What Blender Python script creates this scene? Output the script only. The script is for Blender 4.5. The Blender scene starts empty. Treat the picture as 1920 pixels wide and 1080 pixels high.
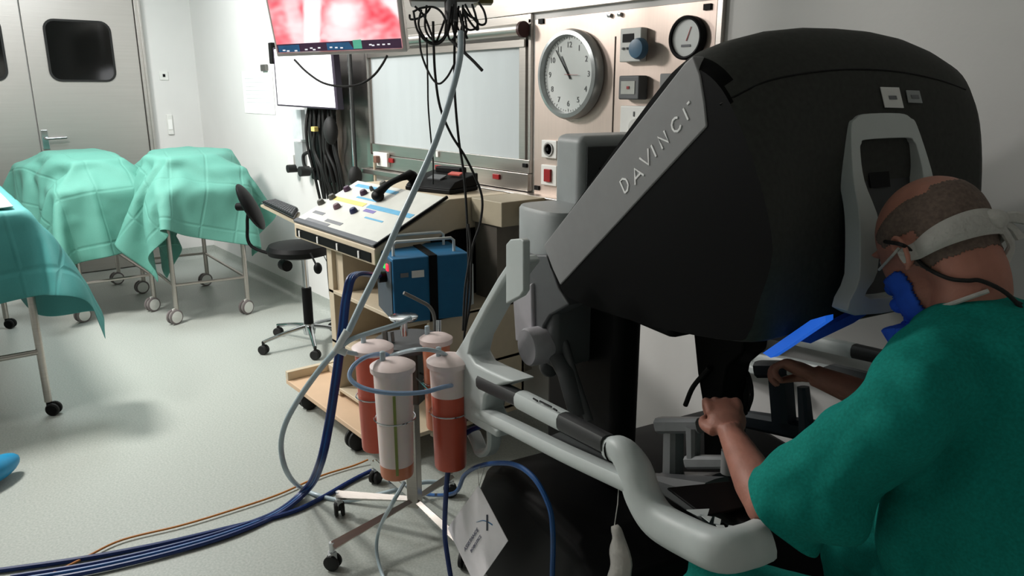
import bpy, bmesh, math, random
from mathutils import Vector, Matrix, Quaternion, noise
from mathutils.bvhtree import BVHTree
from math import sin, cos, tan, atan, atan2, radians, pi, hypot
random.seed(7)
SC = bpy.context.scene
COL = SC.collection

# ---------------------------------------------------------------- camera, world, lights, exposure
FPX = 1405.0; TH = atan(368/FPX); CH = 1.55; HD = radians(141.3)
Fw = Vector((cos(HD)*cos(TH), sin(HD)*cos(TH), -sin(TH))); Rt = Vector((sin(HD), -cos(HD), 0)); Up = Rt.cross(Fw)
CAM = Vector((0, 0, CH))
cd = bpy.data.cameras.new('camera'); cam = bpy.data.objects.new('camera', cd); COL.objects.link(cam)
cd.sensor_width = 36; cd.lens = 36*FPX/1920; cd.clip_start = .02
cam.matrix_world = Matrix((( Rt.x, Up.x, -Fw.x, 0), (Rt.y, Up.y, -Fw.y, 0), (Rt.z, Up.z, -Fw.z, CH), (0, 0, 0, 1)))
SC.camera = cam
SC.view_settings.view_transform = 'Standard'; SC.view_settings.look = 'None'
SC.view_settings.gamma = 1; SC.view_settings.use_curve_mapping = False
SC.view_settings.exposure = -0.1
W = bpy.data.worlds.new('world'); SC.world = W; W.use_nodes = True
W.node_tree.nodes['Background'].inputs[0].default_value = (.8, .9, 1, 1); W.node_tree.nodes['Background'].inputs[1].default_value = .05
def area(name, loc, target, size, power, color=(1, 1, 1), spread=None, shape='DISK'):
    l = bpy.data.lights.new(name, 'AREA'); l.shape = shape; l.size = size; l.energy = power; l.color = color
    if spread: l.spread = radians(spread)
    o = bpy.data.objects.new(name, l); COL.objects.link(o); o.location = loc
    o.rotation_euler = (Vector(target)-Vector(loc)).to_track_quat('-Z', 'Y').to_euler(); return o
area('operating_lamp', (-4.75, -.05, 2.75), (-4.4, .9, 0), .5, 105, (1, .97, .92))
area('ceiling_light_panel', (-5.6, .9, 2.95), (-5.6, 1.2, 0), 1.0, 45, (.93, .98, 1))
area('wall_fill_light', (-3.7, -.8, 2.6), (-3.5, 2.2, 1.4), .5, 18, (1, .96, .93), 120)  # unseen fill lamp inside the room, added to brighten the back wall

# ---------------------------------------------------------------- pixel rays -> points in the room
def ray(x, y): return (Fw*FPX + Rt*(x-960) + Up*(540-y)).normalized()
def pz(x, y, z): d = ray(x, y); return CAM + d*((z-CH)/d.z)
def py(x, y, Y): d = ray(x, y); return CAM + d*(Y/d.y)
def px(x, y, X): d = ray(x, y); return CAM + d*(X/d.x)
def pd(x, y, t): d = ray(x, y); return CAM + d*(t/d.dot(Fw))
PSI = radians(-10); U_ = Vector((cos(PSI), sin(PSI), 0)); V_ = Vector((-sin(PSI), cos(PSI), 0))
def K(u, v, z): return U_*u + V_*v + Vector((0, 0, z))
def kv(x, y, v): d = ray(x, y); return CAM + d*(v/d.dot(V_))
def ku(x, y, u): d = ray(x, y); return CAM + d*(u/d.dot(U_))

# ---------------------------------------------------------------- materials
def lin(c): return tuple(((x/255)/12.92 if x/255 <= .04045 else ((x/255+.055)/1.055)**2.4) for x in c)
MC = {}
def mat(name, rgb, rough=.5, metal=0, var=.06, scale=30, bump=0, bscale=None, emit=0, alpha=1, trans=0, rgb2=None, stretch=None, spec=.5, sss=0):
    if name in MC: return MC[name]
    m = bpy.data.materials.new(name); m.use_nodes = True; nt = m.node_tree; b = nt.nodes['Principled BSDF']
    c = lin(rgb)
    tc = nt.nodes.new('ShaderNodeTexCoord'); mp = nt.nodes.new('ShaderNodeMapping'); nt.links.new(tc.outputs['Object'], mp.inputs[0])
    if stretch: mp.inputs['Scale'].default_value = stretch
    nz = nt.nodes.new('ShaderNodeTexNoise'); nz.inputs['Scale'].default_value = scale; nz.inputs['Detail'].default_value = 4
    nt.links.new(mp.outputs[0], nz.inputs['Vector'])
    rp = nt.nodes.new('ShaderNodeValToRGB'); rp.color_ramp.elements[0].position = .3; rp.color_ramp.elements[1].position = .7
    c2 = lin(rgb2) if rgb2 else tuple(x*(1+var) for x in c)
    c1 = c if rgb2 else tuple(x*(1-var) for x in c)
    rp.color_ramp.elements[0].color = (*c1, 1); rp.color_ramp.elements[1].color = (*c2, 1)
    nt.links.new(nz.outputs['Fac'], rp.inputs[0]); nt.links.new(rp.outputs[0], b.inputs['Base Color'])
    b.inputs['Roughness'].default_value = rough; b.inputs['Metallic'].default_value = metal; b.inputs['Specular IOR Level'].default_value = spec
    if bump:
        n2 = nt.nodes.new('ShaderNodeTexNoise'); n2.inputs['Scale'].default_value = bscale or scale*3; nt.links.new(mp.outputs[0], n2.inputs['Vector'])
        bp = nt.nodes.new('ShaderNodeBump'); bp.inputs['Strength'].default_value = bump; bp.inputs['Distance'].default_value = .01
        nt.links.new(n2.outputs['Fac'], bp.inputs['Height']); nt.links.new(bp.outputs[0], b.inputs['Normal'])
    if emit: nt.links.new(rp.outputs[0], b.inputs['Emission Color']); b.inputs['Emission Strength'].default_value = emit
    if alpha < 1: b.inputs['Alpha'].default_value = alpha
    if trans: b.inputs['Transmission Weight'].default_value = trans; b.inputs['IOR'].default_value = 1.2
    if sss: b.inputs['Subsurface Weight'].default_value = sss; b.inputs['Subsurface Radius'].default_value = (.01, .004, .002)
    MC[name] = m; return m
M_wall = mat('white_wall_paint', (222, 221, 219), .6, scale=3, var=.02, bump=.04, bscale=60)
M_ceil = mat('ceiling_white', (215, 215, 212), .8, var=.02)
M_floor = mat('speckled_vinyl', (158, 164, 158), .38, scale=120, rgb2=(182, 186, 180), bump=.02, spec=.4)
M_steel = mat('brushed_steel', (186, 180, 174), .33, .95, scale=4, stretch=(1, 1, 40), var=.05, bump=.03, bscale=20)
M_door = mat('door_steel', (196, 192, 188), .42, .95, scale=3, stretch=(1, .6, 25), var=.025, bump=.03, bscale=8)
M_panel = mat('satin_steel_panel', (205, 188, 178), .42, .75, scale=5, stretch=(30, 1, 1), var=.03)
M_chrome = mat('polished_chrome', (205, 207, 210), .14, 1, var=.02)
M_dsteel = mat('dull_grey_metal', (120, 119, 116), .4, .8, var=.05)
M_black = mat('black_plastic', (9, 9, 10), .55, var=.1, scale=60, spec=.15)
M_side = mat('black_side_panel', (5, 5, 6), .6, spec=.08)
M_mblack = mat('matte_black_shell', (62, 63, 60), .75, scale=90, var=.12, spec=.22)
M_dark = mat('dark_base_cover', (9, 9, 10), .6, var=.1, spec=.2)
M_rubber = mat('black_rubber', (20, 20, 20), .7, var=.15)
M_grey = mat('grey_console_plastic', (158, 163, 164), .5, var=.03)
M_band = mat('grey_band_plastic', (142, 142, 143), .5, var=.03)
M_mid = mat('mid_grey_plastic', (84, 86, 88), .5, var=.04)
M_frame = mat('light_grey_frame', (204, 211, 210), .45, var=.02)
M_pivot = mat('pivot_grey', (168, 165, 170), .5)
M_mauve = mat('mauve_grey_tyre', (120, 112, 112), .6)
M_letter = mat('white_lettering', (255, 255, 255), .6, var=0)
M_white = mat('white_plastic', (228, 228, 224), .4, var=.02)
M_paper = mat('white_paper', (246, 246, 244), .8, var=.01)
M_green = mat('green_surgical_drape', (92, 154, 140), .75, scale=260, var=.05, bump=.25, bscale=9)
M_green2 = mat('green_table_drape', (70, 148, 146), .7, scale=260, var=.05, bump=.25, bscale=7)
M_scrub = mat('teal_scrub_cloth', (24, 142, 130), .85, scale=200, var=.16, bump=.5, bscale=16, spec=.15)
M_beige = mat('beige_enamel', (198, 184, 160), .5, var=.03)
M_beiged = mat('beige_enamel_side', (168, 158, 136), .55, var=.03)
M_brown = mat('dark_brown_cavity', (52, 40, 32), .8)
M_blue = mat('blue_enamel_box', (24, 98, 140), .5, var=.05)
M_navy = mat('navy_cable', (14, 44, 104), .4, var=.1)
M_blue2 = mat('blue_cable', (18, 78, 140), .4, var=.1)
M_orange = mat('orange_cable', (190, 120, 50), .5)
M_tube = mat('clear_silicone_tube', (178, 196, 204), .3, var=.05, alpha=.93)
M_lblue = mat('pale_blue_tube', (150, 178, 214), .3, alpha=.95)
M_can = mat('frosted_canister', (244, 226, 222), .35, var=.04, scale=12, sss=.3)
M_canr = mat('canister_red_fluid', (205, 92, 70), .3, var=.1, scale=9)
M_cano = mat('canister_orange_fluid', (214, 132, 98), .3, var=.08, scale=9)
M_skin = mat('skin', (190, 130, 113), .55, scale=22, var=.12, sss=.12, bump=.1, bscale=120)
M_led_g = mat('green_indicator', (40, 200, 90), .4, emit=1.6)
M_led_r = mat('red_indicator', (240, 30, 50), .4, emit=3)
M_ledblue = mat('blue_light_strip', (36, 110, 235), .4, emit=.55, var=.05)
M_mask = mat('blue_mask_fabric', (40, 100, 230), .8, var=.08, scale=40)
M_gauze = mat('white_gauze', (205, 203, 198), .9, var=.06, bump=.5, bscale=90)
M_red = mat('red_plastic', (150, 16, 20), .4)
M_blind = mat('pale_blind_fabric', (182, 190, 192), .7, scale=2, var=.03, stretch=(6, 1, 1))
M_glass = mat('dark_door_glass', (6, 8, 8), .08, var=.02, spec=.6)
M_cyan = mat('cyan_plastic', (20, 140, 190), .4)
M_knobb = mat('blue_knob_plastic', (70, 110, 140), .4)
M_stripb = mat('blue_print', (96, 168, 205), .6); M_stripy = mat('yellow_print', (232, 208, 120), .6)
M_knobp = mat('purple_knob', (74, 50, 72), .4); M_knobg = mat('grey_knob', (86, 84, 78), .4)
M_print = mat('grey_print', (120, 122, 126), .7)
M_pbag = mat('clear_plastic_bag', (190, 186, 180), .25, alpha=.75, var=.1, bump=.6, bscale=30)
M_clockf = mat('clock_dial_white', (214, 218, 216), .25, var=.01)
M_lid = mat('pink_white_lid', (236, 218, 214), .45, var=.03)
M_peach = mat('peach_wood_board', (206, 176, 146), .6, scale=6, var=.05)

# ---------------------------------------------------------------- mesh builder
def spline(pts, n=8, closed=False):
    P = [Vector(p) for p in pts]; out = []
    L = len(P)
    if L < 3: return P
    R = L if closed else L-1
    for i in range(R):
        if closed: a, b, c, d = P[(i-1) % L], P[i], P[(i+1) % L], P[(i+2) % L]
        else: a = P[i-1] if i else P[0]*2-P[1]; b = P[i]; c = P[i+1]; d = P[i+2] if i+2 < L else P[-1]*2-P[-2]
        for k in range(n):
            t = k/n
            out.append(.5*((2*b)+(c-a)*t+(2*a-5*b+4*c-d)*t*t+(3*b-a-3*c+d)*t**3))
    if not closed: out.append(P[-1])
    return out
class G:
    def __init__(s): s.bm = bmesh.new()
    def box(s, c, d, R=None):
        r = bmesh.ops.create_cube(s.bm, size=1)['verts']; c = Vector(c)
        for v in r:
            p = Vector((v.co.x*d[0], v.co.y*d[1], v.co.z*d[2])); v.co = c + (R @ p if R else p)
        return s
    def box2(s, a, b):
        a = Vector(a); b = Vector(b); return s.box((a+b)/2, (abs(b.x-a.x), abs(b.y-a.y), abs(b.z-a.z)))
    def kbox(s, u0, u1, v0, v1, z0, z1):
        return s.box(K((u0+u1)/2, (v0+v1)/2, (z0+z1)/2), (u1-u0, v1-v0, z1-z0), Matrix.Rotation(PSI, 3, 'Z'))
    def ell(s, c, r, R=None, seg=24):
        q = bmesh.ops.create_uvsphere(s.bm, u_segments=seg, v_segments=seg//2, radius=1)['verts']
        for v in q:
            p = Vector((v.co.x*r[0], v.co.y*r[1], v.co.z*r[2])); v.co = Vector(c) + (R @ p if R else p)
        return s
    def ring(s, ctr, X, Y, n, ex=2.0):
        out = []
        for i in range(n):
            a = 2*pi*i/n; ca, sa = cos(a), sin(a)
            k = (abs(ca)**ex+abs(sa)**ex)**(-1/ex)
            out.append(s.bm.verts.new(ctr + X*(ca*k) + Y*(sa*k)))
        return out
    def bridge(s, a, b):
        n = len(a)
        for i in range(n): s.bm.faces.new((a[i], a[(i+1) % n], b[(i+1) % n], b[i]))
    def tube(s, pts, r, n=8, closed=False, sm=0, rr=None, up=None, ex=2.0, caps=True):
        P = spline(pts, sm, closed) if sm else [Vector(p) for p in pts]
        L = len(P)
        def rad(i):
            if callable(r): return r(i/(L-1))
            if isinstance(r, (list, tuple)) and rr is None and len(r) == len(pts):
                t = i/(L-1)*(len(r)-1); k = min(int(t), len(r)-2); return r[k]+(r[k+1]-r[k])*(t-k)
            return r
        T = []
        for i in range(L):
            a = P[(i-1) % L] if (closed or i) else P[i]; b = P[(i+1) % L] if (closed or i < L-1) else P[i]
            t = (b-a); T.append(t.normalized() if t.length > 1e-9 else Vector((0, 0, 1)))
        u = Vector(up) if up else (Vector((0, 0, 1)) if abs(T[0].z) < .9 else Vector((1, 0, 0)))
        rings = []
        for i in range(L):
            if up: u = Vector(up)
            y = (u - T[i]*u.dot(T[i])); y = y.normalized() if y.length > 1e-6 else T[i].orthogonal().normalized()
            x = y.cross(T[i]); q = rad(i)
            a, b = (q, q) if not isinstance(q, tuple) else q
            rings.append(s.ring(P[i], x*a, y*b, n, ex))
            if not up: u = y
        for i in range(L-1): s.bridge(rings[i], rings[i+1])
        if closed: s.bridge(rings[-1], rings[0])
        elif caps:
            s.bm.faces.new(rings[0][::-1]); s.bm.faces.new(rings[-1])
        return s
    def cyl(s, a, b, r, n=20, r2=None):
        return s.tube([a, b], (lambda t: r+(r2-r)*t) if r2 is not None else r, n)
    def lathe(s, prof, c=(0, 0, 0), axis=(0, 0, 1), n=32):
        c = Vector(c); A = Vector(axis).normalized(); X = A.orthogonal().normalized(); Yv = A.cross(X); rings = []
        for (r, h) in prof: rings.append(s.ring(c+A*h, X*max(r, 1e-4), Yv*max(r, 1e-4), n))
        for i in range(len(rings)-1): s.bridge(rings[i], rings[i+1])
        s.bm.faces.new(rings[0][::-1]); s.bm.faces.new(rings[-1]); return s
    def prism(s, poly, ext):
        e = Vector(ext); a = [s.bm.verts.new(Vector(p)) for p in poly]; b = [s.bm.verts.new(Vector(p)+e) for p in poly]
        s.bm.faces.new(a[::-1]); s.bm.faces.new(b); s.bridge(a, b); return s
    def annulus(s, outer, inner, ext):
        e = Vector(ext); mk = lambda L, o: [s.bm.verts.new(Vector(p)+o) for p in L]; z = Vector()
        a, b, c, d = mk(outer, z), mk(inner, z), mk(outer, e), mk(inner, e)
        s.bridge(a, b); s.bridge(b, d); s.bridge(d, c); s.bridge(c, a); return s
    def loft(s, rings, caps=True):
        V = [[s.bm.verts.new(Vector(p)) for p in r] for r in rings]
        for i in range(len(V)-1): s.bridge(V[i], V[i+1])
        if caps: s.bm.faces.new(V[0][::-1]); s.bm.faces.new(V[-1])
        return s
    def quad(s, pts, th=.001, nrm=None):
        P = [Vector(p) for p in pts]
        n = Vector(nrm) if nrm else (P[1]-P[0]).cross(P[2]-P[0]).normalized()
        if not nrm and n.dot(CAM-P[0]) < 0: n = -n
        return s.prism(P, n*th)
    def build(s, name, m, parent=None, bevel=0, smooth=True, local=False, label=None, sub=0):
        bmesh.ops.recalc_face_normals(s.bm, faces=s.bm.faces[:])
        me = bpy.data.meshes.new(name); 
        o = bpy.data.objects.new(name, me); COL.objects.link(o)
        off = Vector()
        if parent is None:
            if s.bm.verts and not local:
                mn = Vector([min(v.co[i] for v in s.bm.verts) for i in range(3)]); mx = Vector([max(v.co[i] for v in s.bm.verts) for i in range(3)])
                off = Vector(((mn.x+mx.x)/2, (mn.y+mx.y)/2, mn.z)); o.location = off
        else:
            o.parent = parent
            if not local:
                off = wloc(parent)
        if off.length: 
            for v in s.bm.verts: v.co -= off
        s.bm.to_mesh(me); s.bm.free()
        me.materials.append(m)
        if smooth:
            for p in me.polygons: p.use_smooth = True
            if not bevel and not sub:
                try: me.set_sharp_from_angle(angle=radians(38))
                except Exception: pass
        if bevel:
            b = o.modifiers.new('bevel', 'BEVEL'); b.width = bevel; b.segments = 3; b.limit_method = 'ANGLE'; b.angle_limit = radians(35); b.harden_normals = True
        if sub:
            b = o.modifiers.new('subdivision', 'SUBSURF'); b.levels = sub; b.render_levels = sub
        if label: o['label'] = label
        return o
def wloc(o):
    p = Vector()
    while o: p += o.location; o = o.parent
    return p
def tag(o, label=None, cat=None, group=None, kind=None):
    if label: o['label'] = label
    if cat: o['category'] = cat
    if group: o['group'] = group
    if kind: o['kind'] = kind
    return o
def thing(name, loc, label, cat, group=None, rz=0):
    o = bpy.data.objects.new(name, None); COL.objects.link(o); o.location = loc; o.rotation_euler.z = rz; o.empty_display_size = .1
    return tag(o, label, cat, group)
def dup(o, parent=None):
    c = o.copy(); COL.objects.link(c)
    if parent: c.parent = parent
    for ch in [x for x in list(COL.objects) if x.parent == o]: dup(ch, c)
    return c
def struct(o): o['kind'] = 'structure'; return o
def rotz(a): return Matrix.Rotation(a, 3, 'Z')
def bvh(o):
    dg = bpy.context.evaluated_depsgraph_get(); return BVHTree.FromObject(o, dg), wloc(o)
def hit(bv, x, y):
    t, off = bv; r = t.ray_cast(CAM-off, ray(x, y)); return (r[0]+off, r[1]) if r[0] else None

# ================================================================ SETTING
YW = 2.215; XW = -7.4
struct(G().box2((XW-.1, -3.1, -.1), (1.6, YW+.1, 0)).build('floor', M_floor, smooth=False))
struct(G().box2((XW-.1, -3.1, 3.0), (1.6, YW+.1, 3.1)).build('ceiling', M_ceil, smooth=False))
struct(G().box2((XW-.1, YW, 0), (1.6, YW+.1, 3.0)).build('wall_back', M_wall, smooth=False))
struct(G().box2((XW-.1, -3.1, 0), (XW, YW, 3.0)).build('wall_left', M_wall, smooth=False))
struct(G().box2((1.5, -3.1, 0), (1.6, YW, 3.0)).build('wall_right', M_wall, smooth=False))
struct(G().box2((XW, -3.1, 0), (1.5, -3.0, 3.0)).build('wall_front', M_wall, smooth=False))
def cove(p0, p1, inn, name):
    g = G(); p0 = Vector(p0); p1 = Vector(p1); inn = Vector(inn); prof = [(0, 0)]
    for k in range(7): a = k/6*pi/2; prof.append((.05-.05*sin(a), .05-.05*cos(a)))
    prof += [(0.004, .11), (0, .11)]
    g.loft([[p+inn*q[0]+Vector((0, 0, q[1])) for q in prof] for p in (p0, p1)]); return struct(g.build(name, M_floor))
ydoor = px(290, 280, XW).y
cove((XW, YW, 0), (1.5, YW, 0), (0, -1, 0), 'baseboard_back'); cove((XW, ydoor+.04, 0), (XW, YW, 0), (1, 0, 0), 'baseboard_left')

# double steel door in the left wall
dr = struct(thing('door_1', (XW, px(55, 140, XW).y, 0), 'brushed steel double door with dark rounded window, behind the green draped carts', 'door'))
yS = px(54, 140, XW).y; yR = px(262, 140, XW).y; yL = yS-(yR-yS)
G().box2((XW, yL, .01), (XW+.035, yS-.004, 2.35)).build('door_leaf', M_door, dr, bevel=.003)
G().box2((XW, yS+.004, .01), (XW+.035, yR, 2.35)).build('door_leaf', M_door, dr, bevel=.003)
fr = G()
for (a, b) in ((yR+.005, ydoor), (yL-.12, yL-.005)): fr.box2((XW, a, 0), (XW+.06, b, 2.5))
fr.box2((XW, yL-.12, 2.36), (XW+.06, ydoor, 2.5)); fr.box2((XW, yR+.03, 0), (XW+.075, yR+.05, 2.36)); fr.build('door_frame', M_door, dr, bevel=.004)
def rrect(c, X, Y, w, h, r, n=6):
    P = []
    for (sx, sy, a0) in ((1, 1, 0), (-1, 1, 90), (-1, -1, 180), (1, -1, 270)):
        for k in range(n+1):
            a = radians(a0+90*k/n); P.append(Vector(c)+X*(sx*(w/2-r)+r*cos(a))+Y*(sy*(h/2-r)+r*sin(a)))
    return P
EX, EY, EZ = Vector((1, 0, 0)), Vector((0, 1, 0)), Vector((0, 0, 1))
XD = XW+.035
wa, wb = px(90, 95, XD), px(209, 95, XD); wt, wbt = px(148, 41, XD), px(152, 150, XD)
wc = Vector((XD, (wa.y+wb.y)/2, (wt.z+wbt.z)/2)); ww, wh = wb.y-wa.y, wt.z-wbt.z
for sgn in (1, -1):
    c = wc.copy(); c.y = yS+sgn*(wc.y-yS)
    w = G().prism(rrect(c, EY, EZ, ww, wh, .07), EX*.006).build('door_window', M_glass, dr)
    G().annulus(rrect(c, EY, EZ, ww+.03, wh+.03, .085), rrect(c, EY, EZ, ww-.004, wh-.004, .068), EX*.010).build('window_gasket', M_rubber, w)
hp = px(85, 262, XD)
G().box((XD+.006, hp.y, hp.z), (.012, .05, .16)).build('handle_plate', M_chrome, dr, bevel=.004)
G().tube([(XD+.01, hp.y, hp.z+.01), (XD+.055, hp.y, hp.z+.01), (XD+.06, hp.y+.02, hp.z+.01), (XD+.06, hp.y+.15, hp.z+.015)], .010, 10, sm=4).build('door_handle', M_chrome, dr)

# small fittings on the white wall beside the door
p = px(307, 142, XW); g = G().box((XW+.004, p.y, p.z), (.008, .075, .075)); so = g.build('blank_wall_plate', M_white, bevel=.003); tag(so, 'small white wall plate with a dark centre hole right of the steel door', 'wall plate')
G().box((XW+.010, p.y, p.z+.002), (.006, .02, .025)).build('centre_hole', M_black, so)
a, b = px(310, 215, XW), px(327, 252, XW)
so = G().box((XW+.008, (a.y+b.y)/2, (a.z+b.z)/2), (.016, b.y-a.y-.01, a.z-b.z)).build('light_switch', M_white, bevel=.005); tag(so, 'tall white wall switch between door frame and corner, above the drapes', 'switch')
G().box((XW+.018, (a.y+b.y)/2, (a.z+b.z)/2), (.006, (b.y-a.y)*.6, (a.z-b.z)*.5)).build('rocker', M_paper, so, bevel=.002)

# paper notices on the back wall
def paper(name, x0, x1, y0, y1, label, Y=YW-.004):
    a = py(x0, y0, Y); b = py(x1, y1, Y)
    o = G().box2((a.x, Y, b.z), (b.x, Y+.002, a.z)).build(name, M_paper, smooth=False); return tag(o, label, 'paper'), a, b
o, a, b = paper('paper_notice', 453, 516, 135, 215, 'white paper notice taped to the wall left of the small screen')
g = G()
for k in range(7): z = a.z-.05-k*.03; g.box2((a.x+.06, YW-.0055, z), (b.x-.08-.04*(k % 3), YW-.0045, z-.004))
g.build('printed_text', mat('faint_print', (205, 208, 210), .8), o, smooth=False)
a = py(493, 122, YW-.02); tag(G().box((a.x, YW-.012, a.z-.02), (.10, .024, .05)).build('wall_hook', M_dsteel, bevel=.006), 'small grey clip bracket on the wall just above the paper notice', 'bracket')

# steel service wall: column, header, window with blind, lower rail, instrument panel
def ys(x0, y0, x1, y1, th, name, m, parent=None, bev=.003, Y=YW):
    a = py(x0, y0, Y); b = py(x1, y1, Y)
    return G().box2((a.x, Y-th, b.z), (b.x, Y, a.z)).build(name, m, parent, bevel=bev)
xc0, xc1 = py(634, 200, YW).x, py(697, 200, YW).x
xl, xr = py(697, 200, YW).x, py(1000, 200, YW).x; xe = py(1343, 100, YW).x; xo = py(1357, 100, YW).x
zt = py(1008, 34, YW).z; zb = py(995, 358, YW).z; zm = py(993, 320, YW).z
c = G().box2((xc0, YW-.012, .9), (xc1, YW, 2.6)).build('trim_1', M_steel, bevel=.002); struct(c)
struct(G().box2((xc1-.03, YW-.03, zb), (xc1+.015, YW, 2.3)).build('trim_2', M_steel, bevel=.003))
struct(G().box2((xc1+.015, YW-.02, zt+.02), (xo, YW, zt+.5)).build('trim_3', M_steel, bevel=.003))
wn = struct(thing('window_1', ((xl+xr)/2, YW, zm), 'wide wall window with a pulled down pale blind in a steel frame, left of the clock', 'window'))
fw = .035
f = G().box2((xc1+.015, YW-.022, zm-.01), (xr, YW, zm+.05)); f.box2((xr-.075, YW-.022, zm+.05), (xr-.03, YW, zt-.06)); f.box2((xr-.02, YW-.016, zm-.01), (xr, YW, zt))
f.box2((xc1+.015, YW-.016, zt-.02), (xr, YW, zt+.02)); f.build('window_frame', M_steel, wn, bevel=.003)
G().box2((xc1+.03, YW-.008, zm+.05), (xr-.075, YW-.004, zt-.1)).build('blind', M_blind, wn)
g = G().cyl((xc1+.02, YW-.045, zt-.045), (xr-.03, YW-.045, zt-.045), .028, 20); g.box2((xc1+.02, YW-.03, zt-.115), (xr-.03, YW-.004, zt-.085)); g.build('blind_roller', M_steel, wn)
G().cyl((xr-.028, YW-.045, zt-.045), (xr-.012, YW-.045, zt-.045), .034, 20).build('roller_end', mat('dark_red_end', (60, 20, 20), .5), wn)
p = py(986, 310, YW-.02); G().box((p.x, YW-.025, p.z), (.03, .01, .018)).build('latch', M_black, wn, bevel=.002)
p = py(822, 289, YW-.02); G().box((p.x, YW-.025, p.z), (.02, .012, .03)).build('catch', M_white, wn, bevel=.002)
lr = struct(G().box2((xc1+.015, YW-.03, zb), (xr, YW, zm-.012)).build('trim_4', M_steel, bevel=.003))
struct(G().box2((xc1-.03, YW-.075, zb-.035), (xr+.35, YW, zb-.004)).build('trim_5', M_steel, bevel=.005))
for (x, y) in ((735, 301), (823, 314), (932, 331)):
    p = py(x, y, YW-.03); o = G().box((p.x, YW-.035, p.z), (.05, .01, .025)).build('rail_latch', M_red, bevel=.003)
    tag(o, {735: 'small red latch on the steel rail beside the white socket', 823: 'small red latch on the steel rail behind the telephone', 932: 'small red latch on the steel rail nearest the clock panel'}[x], 'latch')
ip = struct(G().box2((xr+.02, YW-.01, zb-.01), (xe, YW, zt-.006)).build('wall_panel_plate' if 0 else 'trim_6', M_panel, bevel=.002))
struct(G().box2((xe+.006, YW-.02, zb), (xo, YW, zt+.3)).build('trim_7', M_steel, bevel=.003))
xd = py(1150, 200, YW-.01).x
G().box2((xd-.003, YW-.0115, zb), (xd+.003, YW-.0095, zt-.1)).build('panel_seam', M_brown, ip, smooth=False)
g = G()
for (x, y) in ((1016, 40), (1328, 13), (1008, 352)): p = py(x, y, YW-.01); g.box((p.x, YW-.014, p.z), (.03, .008, .02))
g.build('panel_screw', M_dark, ip)
g = G()
for (x, y) in ((1145, 29), (1164, 27)): p = py(x, y, YW-.01); g.lathe([(0, 0), (.008, 0), (.009, .01), (0, .012)], (p.x, YW-.012, p.z), (0, -1, 0), 12)
g.build('panel_stud', M_chrome, ip)

# wall clock
cc = py(1072, 140, YW-.02); R0 = .178
ck = thing('wall_clock', (cc.x, YW-.01, cc.z-R0), 'large round silver rimmed wall clock with a pale dial on the steel panel', 'clock')
CC = Vector((cc.x, YW-.01, cc.z)); AX = Vector((0, -1, 0))
G().lathe([(R0-.02, 0), (R0, .004), (R0+.002, .03), (R0-.006, .046), (R0-.022, .050), (R0-.026, .036), (R0-.028, .02), (R0-.05, .018)], CC, AX, 64).build('rim', mat('silver_rim', (168, 172, 172), .3, .5), ck)
G().lathe([(0, .020), (R0-.026, .020), (R0-.026, .026), (0, .026)], CC, AX, 64).build('dial', M_clockf, ck)
g = G()
for k in range(60):
    a = k*pi/30; r1 = R0-.03; r0 = r1-(.012 if k % 5 == 0 else .006)
    d = Vector((sin(a), 0, cos(a))); t = Vector((cos(a), 0, -sin(a))); w = .0012
    q = CC+AX*.0262; g.quad([q+d*r0-t*w, q+d*r0+t*w, q+d*r1+t*w, q+d*r1-t*w], .0008, AX)
g.build('minute_marks', M_mid, ck, smooth=False)
def text(body, size, mtx, name, m, parent, ext=.0006):
    cu = bpy.data.curves.new('t', 'FONT'); cu.body = body; cu.size = size; cu.align_x = 'CENTER'; cu.align_y = 'CENTER'; cu.extrude = ext
    to = bpy.data.objects.new('t', cu); COL.objects.link(to); me = bpy.data.meshes.new_from_object(to); bpy.data.objects.remove(to)
    me.transform(mtx); bm = G(); bm.bm.from_mesh(me); bpy.data.meshes.remove(me)
    return bm.build(name, m, parent, smooth=False)
def frame_m(o, x, y): 
    x = Vector(x).normalized(); z = x.cross(Vector(y)).normalized(); y = z.cross(x); o = Vector(o)
    return Matrix(((x.x, y.x, z.x, o.x), (x.y, y.y, z.y, o.y), (x.z, y.z, z.z, o.z), (0, 0, 0, 1)))
for k in range(1, 13):
    a = k*pi/6; q = CC+AX*.027+Vector((sin(a), 0, cos(a)))*(R0-.062)
    text(str(k), .032, frame_m(q, (1, 0, 0), (0, 0, 1)), 'numeral', M_mid, ck)
def hand(a, L, w, h): 
    d = Vector((sin(a), 0, cos(a))); t = Vector((cos(a), 0, -sin(a))); q = CC+AX*h
    return G().quad([q-d*.02-t*w, q-d*.02+t*w, q+d*L+t*w*.6, q+d*L-t*w*.6], .0015, AX)
hand(radians(-38), .125, .003, .030).build('minute_hand', M_black, ck, smooth=False)
hand(radians(-31), .085, .004, .028).build('hour_hand', M_mid, ck, smooth=False)
hand(radians(92), .06, .001, .032).build('second_hand', M_red, ck, smooth=False)

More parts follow.
